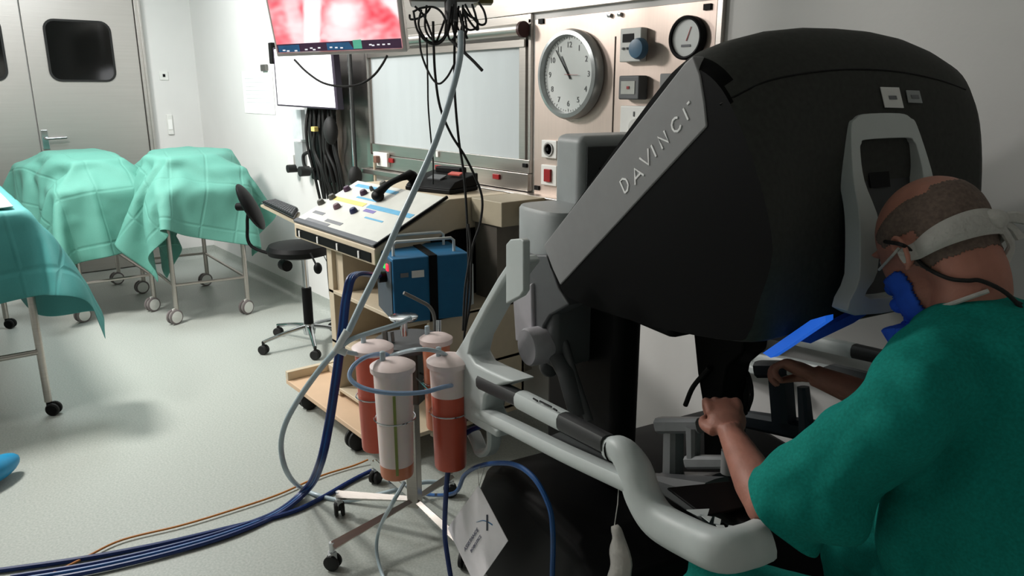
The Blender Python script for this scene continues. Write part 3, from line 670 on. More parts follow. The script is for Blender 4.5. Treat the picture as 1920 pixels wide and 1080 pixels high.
# ================================================================ BEIGE EQUIPMENT CART WITH CONTROL DESK
X0, X1 = -3.46, -2.66; YF = 1.42
ec = thing('beige_equipment_cart', (X0/2+X1/2, 1.8, 0), 'beige wheeled equipment cart with a sloping control desk and open shelves', 'cart')
dk = G(); s_ = .17/.36
prof = [(YF, .865), (YF, .935), (1.79, 1.105), (2.12, 1.105), (2.12, .97), (1.82, .97)]
dk.loft([[Vector((x, y, z)) for (y, z) in prof] for x in (X0, X1)]); desk = dk.build('control_desk', M_beige, ec, bevel=.006)
dn = Vector((0, -.17, .36)).normalized(); ds = Vector((0, .36, .17)).normalized()
def dp(a, b, e=0): return Vector((X0+(X1-X0)*a, YF, .94)) + ds*(b*.40) + dn*e
G().prism([dp(.0, .03), dp(1, .03), dp(1, .98), dp(0, .98)], dn*.008).build('control_panel', mat('panel_face', (206, 207, 200), .35, var=.04, scale=14), desk)
G().prism([dp(0, .0, .0), dp(1, 0, .0), dp(1, .07, .0), dp(0, .07, .0)], dn*.012).build('front_trim', mat('slate_trim', (74, 76, 82), .35), desk, bevel=.003)
g = G(); g.prism([dp(.992, 0), dp(1.004, 0), dp(1.004, 1), dp(.992, 1)], dn*.012); g.build('side_trim', M_black, desk)
for (a0, a1, b0, b1, m, nm) in ((.06, .56, .86, .92, M_stripb, 'blue_strip'), (.0, .44, .53, .60, M_stripy, 'yellow_strip'), (.48, .96, .53, .60, M_stripb, 'blue_strip'), (.5, .62, .46, .51, mat('violet_print', (120, 110, 170), .6), 'violet_label'), (.06, .2, .22, .27, M_print, 'printed_label'), (.3, .5, .14, .19, M_print, 'printed_label'), (.6, .8, .36, .385, M_stripb, 'printed_line'), (.1, .4, .07, .12, M_print, 'printed_label'), (.25, .5, .66, .69, M_stripb, 'printed_line')):
    G().prism([dp(a0, b0, .008), dp(a1, b0, .008), dp(a1, b1, .008), dp(a0, b1, .008)], dn*.0012).build(nm, m, desk, smooth=False)
for (x, y, m) in ((720, 348, M_knobg), (652, 357, M_knobp), (683, 364, M_knobp), (624, 372, M_knobg), (603, 382, M_knobg), (633, 390, mat('mauve_knob', (110, 84, 92), .4)), (664, 398, mat('navy_knob', (40, 46, 84), .4)), (698, 357, M_knobg)):
    r = ray(x, y); o_ = dp(0, 0, .008); t = (o_-CAM).dot(dn)/r.dot(dn); q = CAM+r*t
    sz = .010 if x == 698 else .019
    G().lathe([(sz, 0), (sz*.95, .012), (sz*.7, .022), (0, .023)], q, dn, 24).build('knob', m, desk)
G().box2((X0+.03, YF-.004, .868+.008), (X1-.03, YF+.003, .868+.047)).build('slot_recess', M_black, desk, smooth=False)
g = G()
for k in range(4): g.box((X0+.07+k*.2, YF-.005, .893), (.012, .006, .03))
g.build('slot_connector', M_white, desk)
# cabinet under the desk
CX0, CX1, CY0, CY1 = -3.18, -2.47, 1.45, 2.05
g = G(); T = .018
g.box2((CX0, CY0, .14), (CX0+.05, CY1, .865)); g.box2((CX1-.02, CY0+.1, .14), (CX1, CY1, .66)); g.box2((CX0, CY1-T, .14), (CX1, CY1, .9))
for z in (.16, .40, .645): g.box2((CX0, CY0-.0, z), (CX1, CY1, z+T))
g.box2((CX0+.05, CY0+.02, .66), (CX0+.12, CY1, .86)); g.build('cabinet', M_beige, ec, bevel=.003)
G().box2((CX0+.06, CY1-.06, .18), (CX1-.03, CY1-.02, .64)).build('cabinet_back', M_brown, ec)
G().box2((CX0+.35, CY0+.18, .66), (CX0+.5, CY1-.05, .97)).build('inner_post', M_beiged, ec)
G().box2((X1-.35, 1.70, .66), (X1-.02, 2.08, .965)).build('rear_module', M_black, ec)
g = G(); g.box2((-3.52, 1.34, .105), (-2.62, 2.02, .13)); g.build('base_board', M_peach, ec, bevel=.004)
g = G(); g.box2((-3.52, 1.34, .13), (-3.49, 2.02, .175)); g.box2((-3.52, 2.0, .13), (-2.62, 2.02, .175)); g.box2((-3.49, 1.56, .13), (-3.16, 1.60, .17)); g.build('base_edge', M_beige, ec, bevel=.003)
for (x, y) in ((-3.39, 1.40), (-2.83, 1.38), (-3.4, 1.95), (-2.72, 1.95)):
    cs = G()
    for s in (-1, 1): cs.lathe([(.01, 0), (.044, 0), (.05, .006), (.05, .018), (.042, .024)], (x+s*.018-.012, y, .05), (1, 0, 0), 24)
    cs.box((x, y+.005, .078), (.055, .05, .05)); cs.build('caster', M_rubber, ec)
o = G().box2((-3.42, 1.62, .175), (-3.20, 1.95, .215)).build('foot_switch', M_black, bevel=.01); tag(o, 'flat black foot switch lying on the cart base board', 'foot switch'); o.location.z = .131
# rear beige block at the right of the desk
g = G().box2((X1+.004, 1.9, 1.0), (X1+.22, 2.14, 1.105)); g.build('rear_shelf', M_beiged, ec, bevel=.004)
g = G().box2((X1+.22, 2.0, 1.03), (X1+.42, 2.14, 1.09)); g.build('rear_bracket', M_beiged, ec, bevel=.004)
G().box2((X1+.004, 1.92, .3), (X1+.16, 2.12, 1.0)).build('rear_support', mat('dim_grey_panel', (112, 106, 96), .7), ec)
# keyboard on a side tray
kb = [pz(488, 378, .95), pz(515, 374, .95), pz(562, 392, .95), pz(552, 409, .95)]
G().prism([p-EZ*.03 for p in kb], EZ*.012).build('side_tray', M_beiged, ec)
G().prism([p-EZ*.005 for p in inset(kb, .95)], EZ*.001).build('tray_mat', M_mid, ec)
o = thing('keyboard', kb[0]-EZ*.018, 'black computer keyboard behind the stool backrest, left of the control desk', 'keyboard')
G().prism([p-EZ*.012 for p in inset(kb, .9)], EZ*.018).build('keyboard_body', M_black, o, bevel=.003)
g = G(); a, b, c, d = [p+EZ*.006 for p in inset(kb, .84)]
for i in range(5):
    for j in range(14):
        f0, f1 = (i+.1)/5, (i+.9)/5; e0, e1 = (j+.1)/14, (j+.9)/14
        q = lambda s, t: (a*(1-s)+b*s)*(1-t)+(d*(1-s)+c*s)*t
        g.prism([q(f0, e0), q(f1, e0), q(f1, e1), q(f0, e1)], EZ*.005)
kk = g.build('keys', mat('dark_keys', (44, 46, 50), .5), o, smooth=False)
# telephone
tp = py(828, 352, 1.93); tp.z = 1.107
ph = thing('telephone', tp, 'black telephone base on the rear of the beige cart', 'telephone')
Rp = rotz(.25)
g = G(); g.prism([tp+Rp @ Vector(q) for q in ((-.14, -.1, .0), (.14, -.1, 0), (.14, .1, 0), (-.14, .1, 0))], EZ*.02); g.prism([tp+Rp @ Vector(q) for q in ((-.14, -.1, .02), (-.14, .1, .02), (-.14, .1, .08), (-.14, -.06, .05))], Rp @ Vector((.28, 0, 0))); g.build('phone_base', M_black, ph, bevel=.006)
G().box(tp+Rp @ Vector((-.02, .09, .085)), (.16, .05, .03), Rp).build('cradle', M_black, ph, bevel=.008)
G().box(tp+Rp @ Vector((.07, .02, .078)), (.07, .03, .006), Rp @ Matrix.Rotation(.3, 3, 'X')).build('red_label', mat('red_label', (200, 90, 80), .5), ph)
G().box(tp+Rp @ Vector((-.0, -.03, .062)), (.08, .05, .006), Rp @ Matrix.Rotation(.3, 3, 'X')).build('keypad', M_mid, ph)
def on_desk(x, y, e): r = ray(x, y); t = (dp(0, 0, .008)-CAM).dot(dn)/r.dot(dn); return CAM+r*t+dn*e
h0, h1, h2, h3 = on_desk(712, 375, .03), on_desk(735, 362, .045), on_desk(758, 350, .045), on_desk(775, 338, .03)
o = G().tube([h0, h1, h2, h3], lambda t: (.018+.012*abs(2*t-1)**2, .014+.01*abs(2*t-1)**2), 12, sm=6).ell(h0-dn*.008, (.035, .028, .026)).ell(h3-dn*.008, (.032, .028, .026)).build('telephone_handset', M_black); tag(o, 'black telephone handset lying on the sloping control desk', 'handset')
hc = [h3]
for k in range(40):
    t = k/39; c = h3.lerp(tp+Vector((-.16, -.05, .05)), t); hc.append(c+Vector((0, .008*cos(k*1.9), .012+.008*sin(k*1.9))))
cable('coiled_cord', hc, .003, M_rubber, 'coiled black cord between the handset and the telephone base', sm=3, n=6)

# ================================================================ BLUE LIGHT SOURCE BOX
nb = py(735, 482, 1.40); nb.z = .664; BH = .262
fx = Vector((cos(radians(74)), sin(radians(74)), 0)); bx2 = Vector((cos(radians(164)), sin(radians(164)), 0))
bb = thing('blue_equipment_box', nb+fx*.15+bx2*.14, 'blue metal equipment box with black strap and white carry handles on the cart shelf', 'equipment box')
def bq(a, b, z): return nb+fx*a+bx2*b+EZ*z
bw, bdp = .315, .27
G().prism([bq(0, 0, 0), bq(bw, 0, 0), bq(bw, bdp, 0), bq(0, bdp, 0)], EZ*BH).build('box_body', M_blue, bb, bevel=.006)
G().prism([bq(-.004, .012, .01), bq(-.004, bdp-.012, .01), bq(-.004, bdp-.012, BH-.012), bq(-.004, .012, BH-.012)], fx*.006).build('front_panel', mat('dark_slate_panel', (54, 66, 78), .5), bb)
g = G(); g.annulus([bq(.145, -.004, -.002), bq(.145, bdp+.004, -.002), bq(.145, bdp+.004, BH+.004), bq(.145, -.004, BH+.004)], [bq(.145, .002, .002), bq(.145, bdp-.002, .002), bq(.145, bdp-.002, BH-.002), bq(.145, .002, BH-.002)], fx*.034); g.build('strap', M_black, bb)
for yy, a0, a1 in ((.06, .02, .27), (.20, .02, .27)):
    g = G().tube([bq(a0, yy, BH-.004), bq(a0, yy, BH+.045), bq(a0+.012, yy, BH+.055), bq(a1-.012, yy, BH+.055), bq(a1, yy, BH+.045), bq(a1, yy, BH-.004)], .006, 10); g.build('carry_handle', M_frame, bb)
g = G().tube([bq(bw-.002, .10, .20), bq(bw+.035, .10, .20), bq(bw+.045, .10, .19), bq(bw+.045, .10, .02), bq(bw-.002, .10, .01)], .006, 10); g.build('rear_bar', M_frame, bb)
G().prism([bq(.03, -.002, BH-.075), bq(.062, -.002, BH-.075), bq(.062, -.002, BH-.058), bq(.03, -.002, BH-.058)], bx2*.003).build('small_badge', M_print, bb)
G().prism([bq(.075, -.002, BH-.08), bq(.125, -.002, BH-.08), bq(.125, -.002, BH-.052), bq(.075, -.002, BH-.052)], bx2*.003).build('white_badge', M_white, bb)
for nm, m, b_ in (('green_lamp', M_led_g, .118), ('red_lamp', M_led_r, .066)):
    q = bq(-.004, b_, BH-.045); G().box(q, (.028, .010, .028), rotz(radians(164))).build(nm, m, bb, bevel=.004)
q = bq(-.004, .10, BH-.09)
G().cyl(q, q-fx*.03, .022, 16).build('cable_socket', M_black, bb)

# ================================================================ SUCTION STAND WITH CANISTERS
PC = Vector((-2.10, 1.235, 0)); 
ss = thing('suction_stand', PC, 'wheeled steel suction stand with a square pole in front of the cart', 'stand')
g = G(); g.box(PC+EZ*.41, (.042, .042, .60), rotz(.6)); g.build('pole', M_steel, ss, bevel=.003)
ends = [pz(637, 966, .0), pz(625, 1066, .0), pz(845, 930, 0), pz(705, 905, 0), Vector((PC.x+.28, PC.y+.02, 0))]
for e in ends:
    d = (e-PC); d.z = 0; en = PC+d
    G().tube([PC+EZ*.135, en+EZ*.085], (.011, .020), 4, up=(0, 0, 1), ex=8).build('leg', M_steel, ss)
    ca = G(); ax = Vector((-d.y, d.x, 0)).normalized()*.6+d.normalized()*.8; ax.normalize()
    for s in (-1, 1): ca.lathe([(.006, 0), (.024, 0), (.027, .004), (.027, .012), (.02, .015)], en+EZ*.027+ax*(s*.012-.0075), ax, 20)
    cq = ca.build('caster', M_rubber, ss); G().cyl(en+EZ*.03, en+EZ*.1, .01, 10).box(en+EZ*.045, (.022, .022, .04)).build('fork', M_chrome, cq)
q = pd(782, 640, (PC+EZ*.7-CAM).dot(Fw)); TZ = .74
G().lathe([(.04, 0), (.115, .0), (.12, .01), (.115, .02), (.03, .022)], PC+EZ*(TZ-.02), (0, 0, 1), 36).build('top_plate', M_mid, ss)
G().box(PC+EZ*(TZ-.12), (.10, .10, .2), rotz(.6)).build('top_housing', mat('gunmetal', (86, 88, 84), .4, .6), ss, bevel=.008)
g = G()
for a in (.3, 1.5, 2.6, 3.9): g.cyl(PC+Vector((.09*cos(a), .09*sin(a), TZ)), PC+Vector((.09*cos(a), .09*sin(a), TZ+.008)), .006, 10)
g.bm.free()
kq = (PC+EZ*.8-CAM).dot(Fw)
G().tube([pd(815, 655, kq), pd(815, 600, kq), pd(806, 576, kq), pd(785, 563, kq), pd(757, 549, kq-.03)], .006, 10, sm=6).build('curved_hook', M_dsteel, ss)
G().cyl(pd(822, 650, kq), pd(822, 600, kq), .010, 12).build('short_post', M_chrome, ss)
q = pd(757, 602, kq-.05); G().lathe([(.012, -.05), (.012, 0), (.045, .008), (.048, .016), (.04, .018)], q, (0, 0, 1), 28).build('steel_dish', M_chrome, ss)
G().tube([q+Vector((0, 0, -.01)), pd(735, 612, kq-.04), pd(722, 618, kq-.03)], .007, 8).cyl(pd(721, 622, kq-.02), pd(724, 655, kq-.02), .010, 12).cyl(pd(735, 622, kq-.02), pd(737, 640, kq-.02), .006, 12).build('clamp_arm', M_dsteel, ss)
def canister(x, y, dep, fluid, fl_m, label, H=.33, r=.056):
    p = pd(x, y, dep); b = Vector((p.x, p.y, p.z)); t = thing('suction_canister', b, label, 'canister', 'suction canisters around the stand')
    bt = M_can if fluid < .9 else fl_m
    if 0 < fluid < .9:
        G().lathe([(0, 0), (r*.84, 0), (r*.87, .006), (r*.87+(r*.12)*fluid, H*fluid)], b, (0, 0, 1), 36).build('fluid_filled_base', fl_m, t)
        G().lathe([(r*.87+(r*.12)*fluid, H*fluid), (r, H), (r*.5, H+.001)], b, (0, 0, 1), 36).build('canister_body', M_can, t)
    else: G().lathe([(0, 0), (r*.84, 0), (r*.87, .006), (r, H), (r*.5, H+.001)], b, (0, 0, 1), 36).build('canister_body', bt, t)
    G().lathe([(r, H-.006), (r+.008, H-.004), (r+.009, H+.012), (r-.004, H+.02), (.02, H+.026), (0, H+.026)], b, (0, 0, 1), 36).build('lid', M_lid, t)
    g = G().lathe([(.008, H+.02), (.008, H+.05), (.005, H+.052)], b+Vector((-.02, -.02, 0)), (0, 0, 1), 14); g.build('port', M_tube, t)
    P = [b+Vector(((r+.003)*cos(a), (r+.003)*sin(a), H*.55)) for a in [2*pi*i/24 for i in range(24)]]
    ho = G().tube(P, .0025, 6, closed=True); ho.tube([b+EZ*H*.55+(PC-b).xy.to_3d().normalized()*r, Vector((PC.x, PC.y, b.z+H*.55))], .004, 6); ho.build('wire_holder', M_chrome, ss)
    return t, b
fc, fb = canister(745, 888, 2.22, .12, M_cano, 'front white frosted suction canister with a green level stripe on the stand')
q = fb; dirn = (CAM-q).xy.to_3d().normalized(); sd = Vector((-dirn.y, dirn.x, 0))
g = G(); R_ = .0585
g.prism([q+dirn*(R_*.86)+sd*(-.004)+EZ*.02, q+dirn*(R_*.86)+sd*.004+EZ*.02, q+dirn*R_*1.0+sd*.004+EZ*.27, q+dirn*R_*1.0+sd*(-.004)+EZ*.27], dirn*.002); g.build('level_stripe', mat('olive_stripe', (140, 150, 78), .5), fc)
canister(708, 838, 2.42, 1, M_canr, 'red filled suction canister at the left behind the white canister')
canister(845, 872, 2.30, .72, M_canr, 'red filled suction canister at the right of the stand pole beside the grey rail')
canister(822, 800, 2.5, 1, M_cano, 'orange filled suction canister mostly hidden behind the right red canister', H=.3, r=.045)

# tubes and floor cables
mtop = (842, 130)
cable('suction_tube', dpx([(864, 60), (862, 110), (845, 180), (815, 270), (780, 350), (745, 425), (712, 500), (680, 565), (652, 625)], 2.45, 2.25), .0105, M_tube, 'long pale blue tube running from the ceiling boom down to the canisters', cat='tube', n=12)
jn = pd(632, 655, 2.25)
o = G().cyl(pd(652, 620, 2.25), pd(630, 660, 2.25), .013, 12).cyl(jn, pd(650, 662, 2.25), .011, 12).build('tube_connector', M_frame); tag(o, 'Y shaped tube connector where the pale tubes meet', 'connector')
zf = lambda x, y, z=.01: pz(x, y, z)
D = lambda x, y, d: pd(x, y, d)
cable('loop_tube', [jn, D(600, 692, 2.3), D(562, 745, 2.35), D(535, 795, 2.4), D(527, 840, 2.45), D(538, 885, 2.5), zf(562, 913, .04), zf(600, 930), zf(650, 938), zf(720, 925, .05), zf(790, 905, .06), zf(835, 905, .05)], .009, M_tube, 'pale tube hanging in a wide loop from the connector down to the floor', cat='tube', n=10)
cable('canister_tube', [jn, D(660, 636, 2.25), D(700, 622, 2.25), D(745, 608, 2.25), D(770, 596, 2.28)], .008, M_tube, 'pale tube from the connector up to the steel dish', cat='tube')
cable('canister_tube', [jn, D(665, 663, 2.28), D(695, 664, 2.35), D(708, 668, 2.42)], .007, M_tube, 'short pale tube from the connector to the left red canister', cat='tube')
cable('ring_tube', [D(738, 678, 2.2), D(722, 664, 2.2), D(690, 668, 2.12), D(664, 685, 2.08), D(656, 708, 2.05), D(680, 727, 2.03), D(730, 737, 2.02), D(790, 736, 2.04), D(830, 726, 2.1), D(850, 722, 2.2)], .0065, M_lblue, 'pale blue tube curling round the front of the white canister', cat='tube')
cable('ring_tube', [D(728, 690, 2.2), D(728, 672, 2.2), D(750, 662, 2.2), D(790, 655, 2.15), D(830, 662, 2.2), D(848, 680, 2.3)], .0065, M_tube, 'clear tube arching from the white canister lid to the right canister', cat='tube')
cable('drop_tube', [D(758, 905, 2.15), D(735, 945, 2.1), zf(712, 990, .15), zf(706, 1030, .06), zf(716, 1075, .01), zf(735, 1110, .01)], .006, M_tube, 'thin clear tube dropping from the white canister to the floor', cat='tube')
q = bq(-.03, .10, BH-.09)
for i in range(3):
    o_ = (i-1)*.008
    pts = [q+Vector((o_, 0, .004*i)), D(662+i*4, 515, 2.52), D(646+i*4, 555, 2.48), D(638+i*4, 620, 2.45), D(626+i*4, 710, 2.45), D(612+i*4, 800, 2.5), D(596+i*4, 870, 2.52), zf(572+i*5, 915, .05+.004*i), zf(520+i*3, 958+i*2, .012), zf(440, 990+i*5, .012), zf(330, 1022+i*6, .012), zf(180, 1056+i*7, .012), zf(20, 1082+i*8, .012)]
    cable('navy_cable', pts, .0085, M_navy if i != 1 else M_blue2, 'thick navy cable in the bundle from the blue box down to the floor', 'navy cables from the blue box', sm=10)
cable('floor_cable', [zf(720, 872, .02), zf(665, 898), zf(600, 935), zf(540, 962), zf(420, 992), zf(300, 1020), zf(150, 1048), zf(-20, 1072)], .009, M_navy, 'navy cable on the floor running from behind the canisters to the left edge')
cable('floor_cable', [zf(690, 862, .02), zf(660, 874), zf(600, 893), zf(520, 928), zf(430, 958), zf(340, 985), zf(230, 1012), zf(160, 1045), zf(80, 1084)], .004, M_orange, 'thin orange cable running diagonally across the floor')
cable('rail_cable', [kv(915, 795, .93), kv(880, 808, .90), kv(856, 832, .86), kv(842, 870, .83), kv(836, 930, .82), kv(834, 1000, .82), kv(840, 1050, .82), kv(850, 1110, .82)], .008, M_navy, 'dark blue cable falling from the grey rail past the hanging tag')
cable('rail_cable', [zf(730, 900, .01), zf(790, 925, .02), kv(850, 925, .95), kv(872, 890, .9), kv(905, 872, .88), kv(960, 870, .88), kv(1000, 895, .88), kv(1028, 945, .88), kv(1036, 990, .88), kv(1036, 1060, .9), kv(1030, 1150, .9), kv(1000, 1260, .9)], .007, M_blue2, 'blue cable arching over the black base cover behind the hanging tag')
for (x0, L_) in ((668, [(470, 460), (540, 480), (620, 500)]),): pass
cable('thin_wall_cable', [py(612, 475, 2.12), py(616, 530, 2.15), py(622, 575, 2.16), py(636, 598, 2.12)], .004, M_rubber, 'thin grey cable looping down the wall between stool and cart')
cable('thin_wall_cable', [py(602, 470, 2.1), py(616, 500, 2.1), py(622, 545, 2.12), py(636, 572, 2.1)], .003, M_rubber, 'thin dark cable against the wall right of the stool lever')
cable('side_cable', dpx([(878, 420), (882, 470), (872, 540), (868, 620)], 2.55), .004, M_rubber, 'short black cable along the right side of the blue box')
exec_parts = True

# ================================================================ SURGEON CONSOLE
RC = K(-1.45, 1.4, 0)
con = thing('surgeon_console', RC, 'large black and grey robotic surgery console with a hooded viewer', 'console')
prof = [(-1.665, 1.15), (-1.45, 1.365), (-1.22, 1.575), (-1.165, 1.605), (-1.11, 1.60), (-1.05, 1.565), (-1.01, 1.50), (-.985, 1.40), (-.97, 1.28), (-.955, 1.17), (-.95, 1.115), (-.985, 1.085), (-1.24, 1.045), (-1.54, 1.03), (-1.61, 1.06)]
VC, HWD = 1.40, .385
rings = []
vs_ = [-1, -.985, -.94, -.86, -.7, -.5, -.25, 0, .25, .5, .7, .86, .94, .985, 1]
cu_, cz_ = -1.3, 1.3
for t in vs_:
    v = VC+HWD*t; ins = 1-.10*max(0, (abs(t)-.80)/.2)**3
    r = []
    for (u, z) in prof:
        k = max(0, min(1, (z-1.2)/.4)); z2 = z + .072*k*(1-abs(t)**2.6) 
        u = u + (.085*max(0, (-t-.45)/.55)**1.5*max(0, 1-abs(z-1.30)/.24) if u > -1.06 else 0)
        r.append(K(cu_+(u-cu_)*(ins if t > 0 else 1-(1-ins)*.35), v, cz_+(z2-cz_)*(ins if t > 0 else 1-(1-ins)*.35)))
    rings.append(spline(r, 4, closed=True))
hood = G().loft(rings).build('viewer_hood', M_mblack, con)
g = G(); sm_ = []
BV = bvh(hood)
for (x, y) in ((1350, 196), (1380, 180), (1440, 152), (1520, 136), (1600, 130), (1680, 134), (1760, 150), (1810, 168)):
    h = hit(BV, x, y)
    if h: sm_.append(h[0])
G().tube(sm_, .0022, 6, sm=6).build('hood_seam', M_black, hood)
# side band with lettering
vb = 1.012
bpts = [(1019, 460), (1153, 285), (1283, 118), (1299, 104), (1312, 140), (1320, 190), (1325, 237), (1200, 372), (1050, 535), (1036, 505)]
band = G().prism([kv(x, y, vb) for (x, y) in bpts], V_*.03).build('side_band', M_band, con, bevel=.004)
LT = {'D': ([(-.8, -1), (-.8, 1), (.0, 1), (.7, .5), (.8, 0), (.7, -.5), (0, -1), (-.8, -1)],), 'A': ([(-1, -1), (0, 1), (1, -1)], [(-.55, -.3), (.55, -.3)]), 'V': ([(-1, 1), (0, -1), (1, 1)],), 'I': ([(0, -1), (0, 1)],), 'N': ([(-.8, -1), (-.8, 1), (.8, -1), (.8, 1)],), 'C': ([(.8, .65), (.35, .95), (-.25, .95), (-.75, .55), (-.9, 0), (-.75, -.55), (-.25, -.95), (.35, -.95), (.8, -.65)],), '-': ([(-.5, 0), (.5, 0)],)}
g = G()
for ch, x, y, hw in (('D', 1172, 346, 8.5), ('A', 1195, 327, 12), ('V', 1212, 298, 12), ('I', 1226, 283, 0), ('N', 1244, 262, 10.5), ('C', 1268, 234, 11), ('I', 1286, 214, 0), ('-', 1291, 193, 7)):
    for S in LT[ch]:
        pts = []
        for (a, b) in S:
            X = x+.67*a*hw-.40*b*11.6; Yp = y-.74*a*hw-.92*b*11.6; pts.append(kv(X, Yp, vb-.0008))
        g.tube(pts, lambda t: (.0024, .0012), 8, up=tuple(V_), ex=9)
g.build('lettering', M_letter, band, smooth=False)
hood.data.materials.append(M_side)
for p_ in hood.data.polygons:
    if p_.normal.dot(V_) < -.55 and (p_.center+RC).dot(V_) < 1.045: p_.material_index = 1
# stickers on the hood
for (P, nm) in (([(1648, 164), (1683, 165), (1692, 203), (1657, 202)], 'white_sticker'), ([(1696, 170), (1721, 171), (1727, 194), (1701, 193)], 'small_sticker')):
    H4 = [hit(BV, *p) for p in P]
    if all(H4): G().quad([h[0]+h[1]*(.002 if h[1].dot(CAM-h[0]) > 0 else -.002) for h in H4], .0015).build(nm, M_paper if nm[0] == 'w' else M_grey, hood, smooth=False)
    H4 = [hit(BV, P[0][0]*.5+P[2][0]*.5+dx, P[0][1]*.5+P[2][1]*.5+dy) for dx, dy in ((-7, -3), (7, -3), (9, 4), (-5, 4))]
    if all(H4): G().quad([h[0]+h[1]*(.0036 if h[1].dot(CAM-h[0]) > 0 else -.0036) for h in H4], .0008).build('sticker_print', M_print, hood, smooth=False)
# viewer frame
uf = -.90
OL = [(1604, 592), (1612, 520), (1612, 410), (1600, 330), (1597, 240), (1604, 224), (1622, 214)]
IL = [(1632, 560), (1646, 510), (1650, 420), (1622, 340), (1614, 285), (1616, 270), (1626, 262)]
vm = 1.39
def kt(x, y, off=0):
    d = ray(x, y); N = U_+EZ*.35; t = ((-.99+.35*1.5+off)-CAM.dot(N))/d.dot(N); return CAM+d*t
def mir(P): L_ = []; [L_.append(U_*p.dot(U_)+V_*(2*vm-p.dot(V_))+EZ*p.z) for p in P]; return L_
Lo = [kt(x, y) for x, y in OL]; Li = [kt(x, y) for x, y in IL]
outer = Lo+mir(Lo)[::-1]; inner = Li+mir(Li)[::-1]
so_, si_ = spline(outer, 4, True), spline(inner, 4, True)
G().annulus(so_, si_, -U_*.035).build('viewer_frame', M_frame, con, bevel=.005)
G().prism([p-U_*.055 for p in inset(si_, 1.02)], U_*.024).build('viewer_recess', mat('viewer_recess_grey', (52, 54, 56), .6), con)
g = G(); q0 = [(1624, 306), (1664, 306), (1668, 350), (1632, 352)]; g.prism([kt(x, y, -.029) for x, y in q0], U_*.002); g.build('eyepiece', M_black, con)
text('X-HD', .018, frame_m(ku(1663, 238, uf+.036), tuple(V_), (0, 0, 1)), 'frame_print', mat('dim_print', (92, 94, 96), .6), con) if 0 else None
# blue lit strip under the hood front edge
bs_ = [(1430, 662), (1520, 600), (1548, 592), (1548, 602), (1470, 655), (1445, 671)]
G().prism([kv(x, y, 1.10) for x, y in bs_], V_*.02).build('blue_light_strip', M_ledblue, con)
G().prism([ku(x, y, -.93) for x, y in ((1500, 640), (1600, 588), (1640, 562), (1640, 580), (1600, 606), (1520, 644))], -U_*.015).build('viewer_lower_lip', M_mask, con)
# rear tower and arm
g = G().kbox(-1.93, -1.79, 1.2, 1.46, 1.1, 1.43); g.build('rear_housing', M_grey, con, bevel=.025)
G().kbox(-1.79, -1.782, 1.22, 1.44, 1.12, 1.40).build('rear_housing_face', mat('dim_face', (52, 55, 56), .5), con, bevel=.003)
G().kbox(-1.783, -1.778, 1.26, 1.42, 1.16, 1.34).build('rear_display', M_black, con, bevel=.002)
g = G().tube([K(-1.79, 1.14, 1.11), K(-1.79, 1.14, 1.225), K(-1.79, 1.14, 1.235)], lambda t: (.125-.006*(t > .9), .10-.006*(t > .9)), 40, up=tuple(V_), ex=3.2); g.build('tower_cap', M_grey, con)
g = G().prism([kv(x, y, .855) for x, y in ((948, 458), (956, 449), (976, 447), (981, 452), (981, 546), (974, 556), (948, 570))], V_*.02); g.build('tower_bracket', M_frame, con, bevel=.004)
g = G().kbox(-1.87, -1.66, 1.04, 1.2, .80, 1.12); g.build('tower_neck', M_mid, con, bevel=.02)
g = G().prism([kv(x, y, 1.03) for x, y in ((985, 478), (1024, 478), (1046, 540), (1066, 572), (1030, 592), (1018, 612), (1016, 645), (992, 645))], V_*.06).build('swing_arm', M_mid, con, bevel=.006)
G().prism([kv(x, y, 1.02) for x, y in ((961, 560), (996, 530), (998, 640), (966, 640))], V_*.06).build('link_cover', M_pivot, con, bevel=.006)
if 0: g.build('x', M_band, con, bevel=.006)
q = kv(995, 650, 1.0); G().lathe([(0, -.014), (.050, -.014), (.054, -.008), (.054, .05), (.04, .055)], q, V_, 40).build('pivot_disc', M_pivot, con)
G().tube([kv(1035, 650, 1.06), kv(1062, 700, 1.06), kv(1085, 780, 1.06)], (.018, .028), 12, up=tuple(V_)).tube([kv(1058, 640, 1.08), kv(1075, 700, 1.08), kv(1105, 790, 1.08)], .012, 10).build('gas_strut', M_mid, con)
G().ell(kv(1030, 685, 1.08), (.03, .03, .035)).build('pivot_joint', M_mid, con)
G().kbox(-1.90, -1.53, 1.16, 1.25, .1, 1.10).build('column', M_black, con, bevel=.03)
# base cover, floor plate, pedals
bp = []
for (u, z) in ((-1.97, .04), (-1.97, .30), (-1.90, .42), (-1.76, .47), (-1.4, .45), (-1.27, .38), (-1.22, .04)): bp.append((u, z))
G().loft([[K(u*1.0+(.02 if v in (.93, 1.87) else 0), v, z-(.03 if v in (.93, 1.87) and z > .2 else 0)) for u, z in bp] for v in (.93, .96, 1.84, 1.87)]).build('base_cover', M_dark, con, bevel=.02)
G().kbox(-1.35, -1.0, 1.05, 1.75, .03, .09).build('pedal_tray', M_black, con, bevel=.01)
for v in (1.2, 1.4, 1.6): G().kbox(-1.28, -1.08, v-.06, v+.06, .09, .12).build('foot_pedal', M_mid, con, bevel=.01)
for (u, v) in ((-1.9, 1.0), (-1.9, 1.8), (-1.15, 1.0), (-1.15, 1.8)): G().lathe([(.01, 0), (.05, 0), (.055, .005), (.055, .03), (.01, .035)], K(u, v-.015, .055), V_, 24).build('caster', M_rubber, con)
